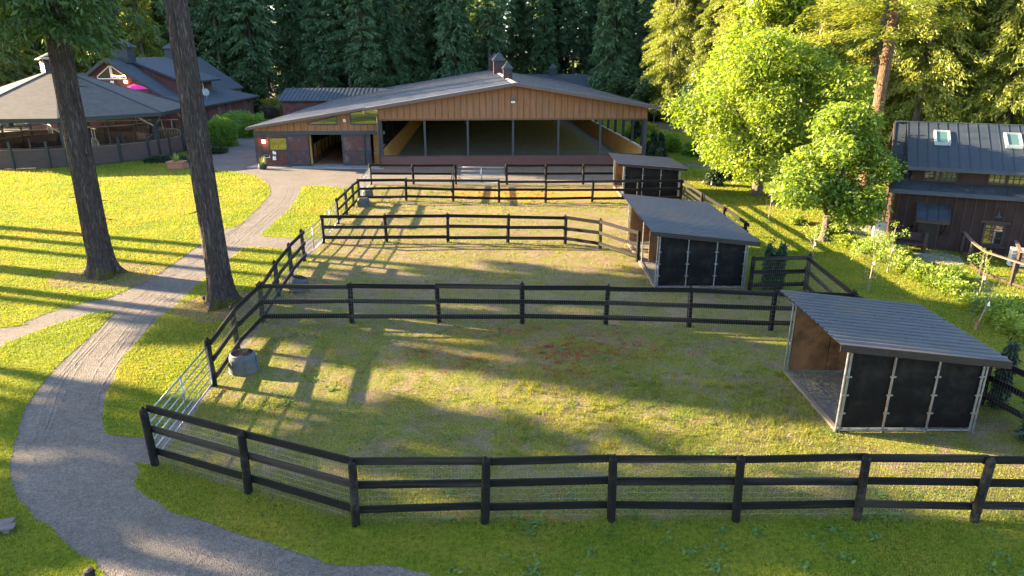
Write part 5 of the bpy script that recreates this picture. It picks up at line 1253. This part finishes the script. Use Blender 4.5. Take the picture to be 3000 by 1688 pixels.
# young fruit trees with tags and wire guards
def sapling(label, ox, oy, h, leafy, tagc=True, lean=0.0):
    g = G(ox, oy); r = empty('young_fruit_tree', g); tag(r, label, 'sapling'); rg_ = random.Random(ox)
    mb = MB(); mb.tube([(0,0,0),(.02+lean*.5,0,h*.45),(lean,.03,h)], [.028,.022,.008], 6); tips = []
    for k in range(7):
        a = rg_.uniform(0,6.28); z = h*rg_.uniform(.5,.85); L = h*rg_.uniform(.18,.34); e = (lean*z/h+L*math.cos(a), L*math.sin(a), z+L*.75); tips.append(e)
        mb.tube([(lean*z/h,0,z), e], [.012,.004], 5)
    mb.build('stem', M['twig'], r, smooth=True)
    if leafy: link('crown', broad_crown('crown', ox, [(e, (.22,.22,.18)) for e in tips]+[((lean,0,h*.85),(.3,.3,.25))], leafy, 4, .10, M['maple'], .07, .2), r)
    if tagc:
        mb = MB(); mb.lathe([(0,-.12),(.036,-.11),(.026,-.02),(.01,.04),(0,.05)], 8, c=(lean*.6+.04,-.06,h*.58)); mb.build('white_tag', M['white_trim'], r)
    mb = MB(); mb.lathe([(.04,.0),(.04,.26),(.028,.26)], 8); mb.build('trunk_guard', M['pen_metal'] if ox != 2858 else M['brick'], r)
    mb = MB()
    for k in range(4):
        z = .25+k*.3; mb.tube([(.24*math.cos(t),.24*math.sin(t),z+.03*math.sin(3*t+k)) for t in [6.283*j/12 for j in range(13)]], .004, 4, cap=False)
    for k in range(4): a = k*1.57; mb.tube([(.24*math.cos(a),.24*math.sin(a),0),(.24*math.cos(a),.24*math.sin(a),1.2)], .004, 4)
    mb.build('wire_guard', M['pen_post'], r)
sapling('sapling with white flower-like leaves just behind the corner post near the middle shelter', 2374, 785, 2.0, 30)
sapling('leafy young fruit tree standing alone in the middle of the right lawn', 2542, 853, 2.15, 130)
sapling('small leafy sapling against the laurel border below the house bench', 2600, 797, 1.9, 90)
sapling('thin young tree at the right end of the laurel border', 2862, 888, 1.85, 45)
sapling('nearly bare leaning sapling with a red guard, nearest on the right lawn', 2858, 966, 1.75, 6, True, .28)
sapling('young fruit tree on the lawn between the two maples', 2252, 643, 2.0, 120)
sapling('slender white-stemmed young tree right of the arena near the forest', 1912, 395, 3.2, 120, False)

# ------------------------------------------------------------------ grass and litter
def visible(x, y):
    z = y*CP+CAMH*SP; return (np.abs(x/z) < .80) & (y > 8.5)
def blades(name, P, dens, hmin, hmax, mat, seed, mask=None, dmax=62, wk=.0075, obj=True):
    rng = np.random.default_rng(seed); xs = [p[0] for p in P]; ys = [p[1] for p in P]; x0, x1, y0, y1 = max(min(xs),-48), min(max(xs),48), max(min(ys),8), min(max(ys),dmax)
    bands = np.linspace(y0, y1, 14); X = []; Yy = []
    for a, b in zip(bands[:-1], bands[1:]):
        d = math.hypot(max(a,10), 9); n = int((x1-x0)*(b-a)*dens*(17/d)**2); X.append(rng.uniform(x0,x1,n)); Yy.append(rng.uniform(a,b,n))
    x = np.concatenate(X); y = np.concatenate(Yy); k = visible(x, y); x, y = x[k], y[k]; k = inpoly(x, y, P); x, y = x[k], y[k]
    if mask is not None: k = rng.random(len(x)) < mask(x, y); x, y = x[k], y[k]
    n = len(x); d = np.hypot(y, 9.0)/17; h = (hmin+(hmax-hmin)*rng.random(n)**1.5)*(.75+.5*vnoise(x+200,y+200,.7,seed))*(.6+.4*d); w = wk*d*(.7+.6*rng.random(n))
    a = rng.random(n)*2*np.pi; ln = rng.normal(0,.45,(n,2))*h[:,None]
    B = np.stack([x, y, np.full(n,.012)],1); sd = np.stack([np.cos(a)*w, np.sin(a)*w, np.zeros(n)],1); T = np.stack([x+ln[:,0], y+ln[:,1], .012+h],1)
    V = np.stack([B-sd, B+sd, T],1).reshape(-1,3)
    return V, np.arange(3*n).reshape(-1,3)
parts = [blades('g', P, 850, .03, .065, None, 500+i) for i, P in enumerate((LAWN_BIG, TONGUE, STRIP, MID, FRONT))]
RIGHT_LAWN = [RIGHT_NEAR[-1]+Vector((.2,0,0)), CORNER_E+Vector((8,0,0)), Vector((26,20,0)), Vector((24,33,0)), Vector((18,46,0)), Vector((16,56,0)), Vector((12.2,58,0)), RIGHT_FAR[0]+Vector((.2,0,0)), RIGHT_FAR[-1]+Vector((.2,0,0)), G(2358,851)+Vector((.1,0,0)), G(2487,975)+Vector((.15,0,0))]
parts.append(blades('g', RIGHT_LAWN, 850, .03, .065, None, 507))
def tri_blades(tx, ty, th, wk):
    x = np.concatenate(tx); y = np.concatenate(ty); h = np.concatenate(th); n = len(x); a = rng.random(n)*6.283; d = np.hypot(y,9)/17; w = wk*d; l2 = rng.normal(0,.45,(n,2))*h[:,None]
    B = np.stack([x,y,np.full(n,.012)],1); sd = np.stack([np.cos(a)*w,np.sin(a)*w,np.zeros(n)],1)
    return np.stack([B-sd,B+sd,np.stack([x+l2[:,0],y+l2[:,1],h],1)],1).reshape(-1,3)
def pmask(x, y):
    m = np.clip((vnoise(x+300,y+300,1.7,41)*.6+vnoise(x+300,y+300,.5,42)*.5-.42)*3.2, .03, 1)
    return np.clip(m*np.where(y < 21.5, 1.0, .62)*np.where((y > 43) & (x > -5), .25, 1), 0, 1)
v, f = blades('g', PADDOCK_S, 620, .02, .075, None, 520, pmask)
rng = np.random.default_rng(77); tx = []; ty = []; th = []
def tufts(n, xr, yr, hh, poly, per=14):
    x = rng.uniform(*xr, n); y = rng.uniform(*yr, n); k = inpoly(x, y, poly); x, y = x[k], y[k]; h = hh*rng.uniform(.5,1.2,len(x))
    for a, b, c in zip(x, y, h): m = rng.integers(per//2, per*2); tx.append(a+rng.normal(0,.07,m)); ty.append(b+rng.normal(0,.07,m)); th.append(np.full(m,c)*rng.uniform(.5,1.1,m))
n0_ = 0; tufts(620, (-.5,8.2), (13.4,18.8), .19, PADDOCK_S); tufts(900, (-8,14), (13,21.5), .10, PADDOCK_S); tufts(330, (-8,14), (21,30), .11, PADDOCK_S); tufts(200, (-11,9), (27,48), .11, PADDOCK_S); tufts(70, (-6,3), (44,48), .2, PADDOCK_S)
lx, ly, lh = tx, ty, th; tx, ty, th = [], [], []
for P_ in (FRONT, TONGUE, MID): tufts(520, (-20,20), (8.6,26), .10, P_, 12)
mx, my, mh_ = tx, ty, th; tx, ty, th = lx, ly, lh
for P in (FRONT_POSTS, CROSS1, CROSS2, CROSS3, LEFT_NEAR, RIGHT_NEAR):
    for i in range(len(P)-1):
        L = (P[i+1]-P[i]).length; n = int(L*5)
        for _ in range(n):
            q = P[i].lerp(P[i+1], rng.random()); m = rng.integers(5,14); tx.append(q.x+rng.normal(0,.12,m)); ty.append(q.y+rng.normal(0,.12,m)); th.append(np.full(m,.12)*rng.uniform(.3,1.2,m))
x = np.concatenate(tx); y = np.concatenate(ty); h = np.concatenate(th); n = len(x); a = rng.random(n)*6.283; d = np.hypot(y,9)/17; w = .006*d; l2 = rng.normal(0,.35,(n,2))*h[:,None]
B = np.stack([x,y,np.full(n,.012)],1); sd = np.stack([np.cos(a)*w,np.sin(a)*w,np.zeros(n)],1)
tv = np.stack([B-sd,B+sd,np.stack([x+l2[:,0],y+l2[:,1],h],1)],1).reshape(-1,3)
link('paddock_grass', np_mesh('paddock_grass', np.vstack([v,tv]), np.vstack([f,np.arange(len(tv)).reshape(-1,3)+len(v)]), [M['blade_dry'], M['blade']], np.concatenate([np.zeros(len(f),np.int32), np.ones(len(tv)//3,np.int32)])))['kind'] = 'stuff'
lt = tri_blades(mx, my, mh_, .006); parts.append((lt, np.arange(len(lt)).reshape(-1,3)))
V = []; F = []; o = 0
for v, f in parts: V.append(v); F.append(f+o); o += len(v)
link('lawn_grass', np_mesh('lawn_grass', np.vstack(V), np.vstack(F), M['blade']))['kind'] = 'stuff'
q_ = rng.normal(0, 1, (520,2)); sx2 = 1.3+q_[:,0]*2.5; sy2 = 20.0+q_[:,1]*1.15+(sx2-.9)*-.10; kp = vnoise(sx2+300, sy2+300, 1.1, 91) > .42; tx, ty, th = [], [], []
for a, b in list(zip(sx2[kp], sy2[kp]))+[(rng.uniform(-9,12), rng.uniform(13.5,30)) for _ in range(70)]:
    m = rng.integers(5,16); tx.append(a+rng.normal(0,.07,m)); ty.append(b+rng.normal(0,.05,m)); th.append(rng.uniform(.03,.11,m))
sv_ = tri_blades(tx, ty, th, .008); link('red_sorrel', np_mesh('red_sorrel', sv_, np.arange(len(sv_)).reshape(-1,3), M['sorrel']))['kind'] = 'stuff'
# broad-leaved weeds in the nearest lawn
P = []; A = []; L = []
for _ in range(110):
    cx, cy = rng.uniform(-2,16), rng.uniform(9.6,12.8)
    if rng.random() < .35: cx, cy = rng.uniform(-8,9), rng.uniform(13,22)
    m = rng.integers(8,22); aa = rng.random(m)*6.283; pp_ = rng.uniform(.05,.5,m); P.append(np.stack([cx+rng.normal(0,.09,m),cy+rng.normal(0,.09,m),rng.uniform(.02,.05,m)],1)); A.append(np.stack([np.cos(aa)*np.cos(pp_),np.sin(aa)*np.cos(pp_),np.sin(pp_)],1)); L.append(rng.uniform(.06,.14,m))
P = np.vstack(P); A = np.vstack(A); L = np.concatenate(L); S = np.cross(A, np.array([0,0,1.0])); S /= np.linalg.norm(S,axis=1,keepdims=True)
v, f = diamonds(P, A, S, L, L*.28); link('weeds', np_mesh('weeds', v, f, M['weed']))['kind'] = 'stuff'
# cones, droppings and chips on the ground
P = []
for (n, c, s) in ((420, T1, 1.4), (420, T2, 1.25)): q = rng.normal(0,s,(n,2)); P.append(np.stack([c.x+.3+q[:,0], c.y+q[:,1]],1))
P.append(np.stack([rng.uniform(-9,1,160), rng.uniform(21.5,29,160)],1)); P.append(np.stack([rng.uniform(-9,10,90), rng.uniform(14,48,90)],1))
P = np.vstack(P); mb = MB()
for (a, b) in P:
    s = random.uniform(.015,.038); t = random.uniform(0,6.28); c_, s_ = math.cos(t)*s, math.sin(t)*s
    mb.add([(a-c_,b-s_,.014),(a+c_,b+s_,.014),(a-s_*.6,b+c_*.6,.02+s*.3),(a+s_*.6,b-c_*.6,.018),(a,b,.02+s)], [(0,3,4),(3,1,4),(1,2,4),(2,0,4)])
mb.build('fir_cones', M['mulch'], kind='stuff', fix=False)
sx_ = rng.uniform(-19, 2, 9000); sy_ = rng.uniform(8.6, 30, 9000); kk = inpoly(sx_, sy_, DRIVE)
for P_ in (LAWN_BIG, TONGUE, MID, FRONT, PADDOCK_S): kk &= ~inpoly(sx_, sy_, [(q.x, q.y) for q in P_])
mb = MB()
for a, b in zip(sx_[kk], sy_[kk]):
    s = random.uniform(.008,.022); t = random.uniform(0,6.28); c_, s_ = math.cos(t)*s, math.sin(t)*s
    mb.add([(a-c_,b-s_,.003),(a+s_,b-c_,.003),(a+c_,b+s_,.003),(a-s_,b+c_,.003),(a+c_*.2,b,.006+s*.8)], [(0,1,4),(1,2,4),(2,3,4),(3,0,4)])
mb.build('loose_stones', M['gravel'], kind='stuff', fix=False)
# path lights at the feet of the firs, weathered boards and a post top at the lower left
for (ox, oy, lab) in ((347,806,'tiny path light at the foot of the left fir trunk'),(600,893,'tiny path light at the foot of the right fir trunk')):
    g = G(ox, oy); r = empty('path_light', g); tag(r, lab, 'path light'); mb = MB(); mb.tube([(0,0,0),(0,0,.2)], .018, 6); mb.build('stake', M['dark_post'], r)
    mb = MB(); mb.lathe([(.05,.20),(.055,.29),(.08,.30),(.02,.36),(0,.36)], 10); mb.build('lamp_head', M['tub'], r)
g = G(6,1545,.12); r = empty('plank_bench', (g.x-.34,g.y+.0,0), R(18)); tag(r, 'low weathered purple plank bench cut by the left edge of the picture', 'bench')
mb = MB()
for i in range(2): mb.box(-.7,.55-.08*i,-.22+i*.2,-.22+i*.2+.19,.10,.135)
mb.build('seat', pm('purple_grey_boards', (.060,.050,.060), (.105,.09,.10), 3, (1,8,8), .8), r)
for s in (-.55,.40):
    mb = MB(); mb.box(s-.05,s+.05,-.20,.15,0,.099); mb.build('leg', M['timber'], r)
g = G(266,1700,.0); r = empty('bollard', g); tag(r, 'dark round-topped wooden bollard cut by the bottom edge at the lower left', 'bollard')
mb = MB(); mb.lathe([(.09,0),(.09,.16),(.10,.17),(.08,.23),(.0,.25)], 14); mb.build('stump', M['black_wood'], r)

# ------------------------------------------------------------------ light
SEL = R(17.5); az = math.atan2(SUNDIR.y, SUNDIR.x)
sv = Vector((SUNDIR.x*math.cos(SEL), SUNDIR.y*math.cos(SEL), math.sin(SEL)))
sd_ = bpy.data.lights.new('sun', 'SUN'); so = bpy.data.objects.new('sun', sd_); COL.objects.link(so)
so.rotation_euler = (-sv).to_track_quat('-Z', 'Y').to_euler(); sd_.energy = 5.0; sd_.angle = R(.53); sd_.color = (1.0, .76, .45)
w = bpy.data.worlds.new('World'); scene.world = w; w.use_nodes = True; nt = w.node_tree; nt.nodes.clear()
sky = nd(nt, 'ShaderNodeTexSky', sky_type='NISHITA'); sky.sun_disc = False; sky.sun_elevation = SEL; sky.sun_rotation = math.atan2(SUNDIR.x, SUNDIR.y)
sky.altitude = 100; sky.air_density = 1.0; sky.dust_density = 1.0; sky.ozone_density = 1.5
bg = nd(nt, 'ShaderNodeBackground'); bg.inputs['Strength'].default_value = .08; o = nd(nt, 'ShaderNodeOutputWorld')
nt.links.new(sky.outputs[0], bg.inputs[0]); nt.links.new(bg.outputs[0], o.inputs['Surface'])
scene.view_settings.view_transform = 'Standard'; scene.view_settings.look = 'None'; scene.view_settings.exposure = 3.5; scene.view_settings.gamma = 1.0
scene.cycles.max_bounces = 6; scene.cycles.diffuse_bounces = 4; scene.cycles.glossy_bounces = 2; scene.cycles.transmission_bounces = 3; scene.cycles.transparent_max_bounces = 4
scene.cycles.use_denoising = True; scene.cycles.sample_clamp_indirect = 8
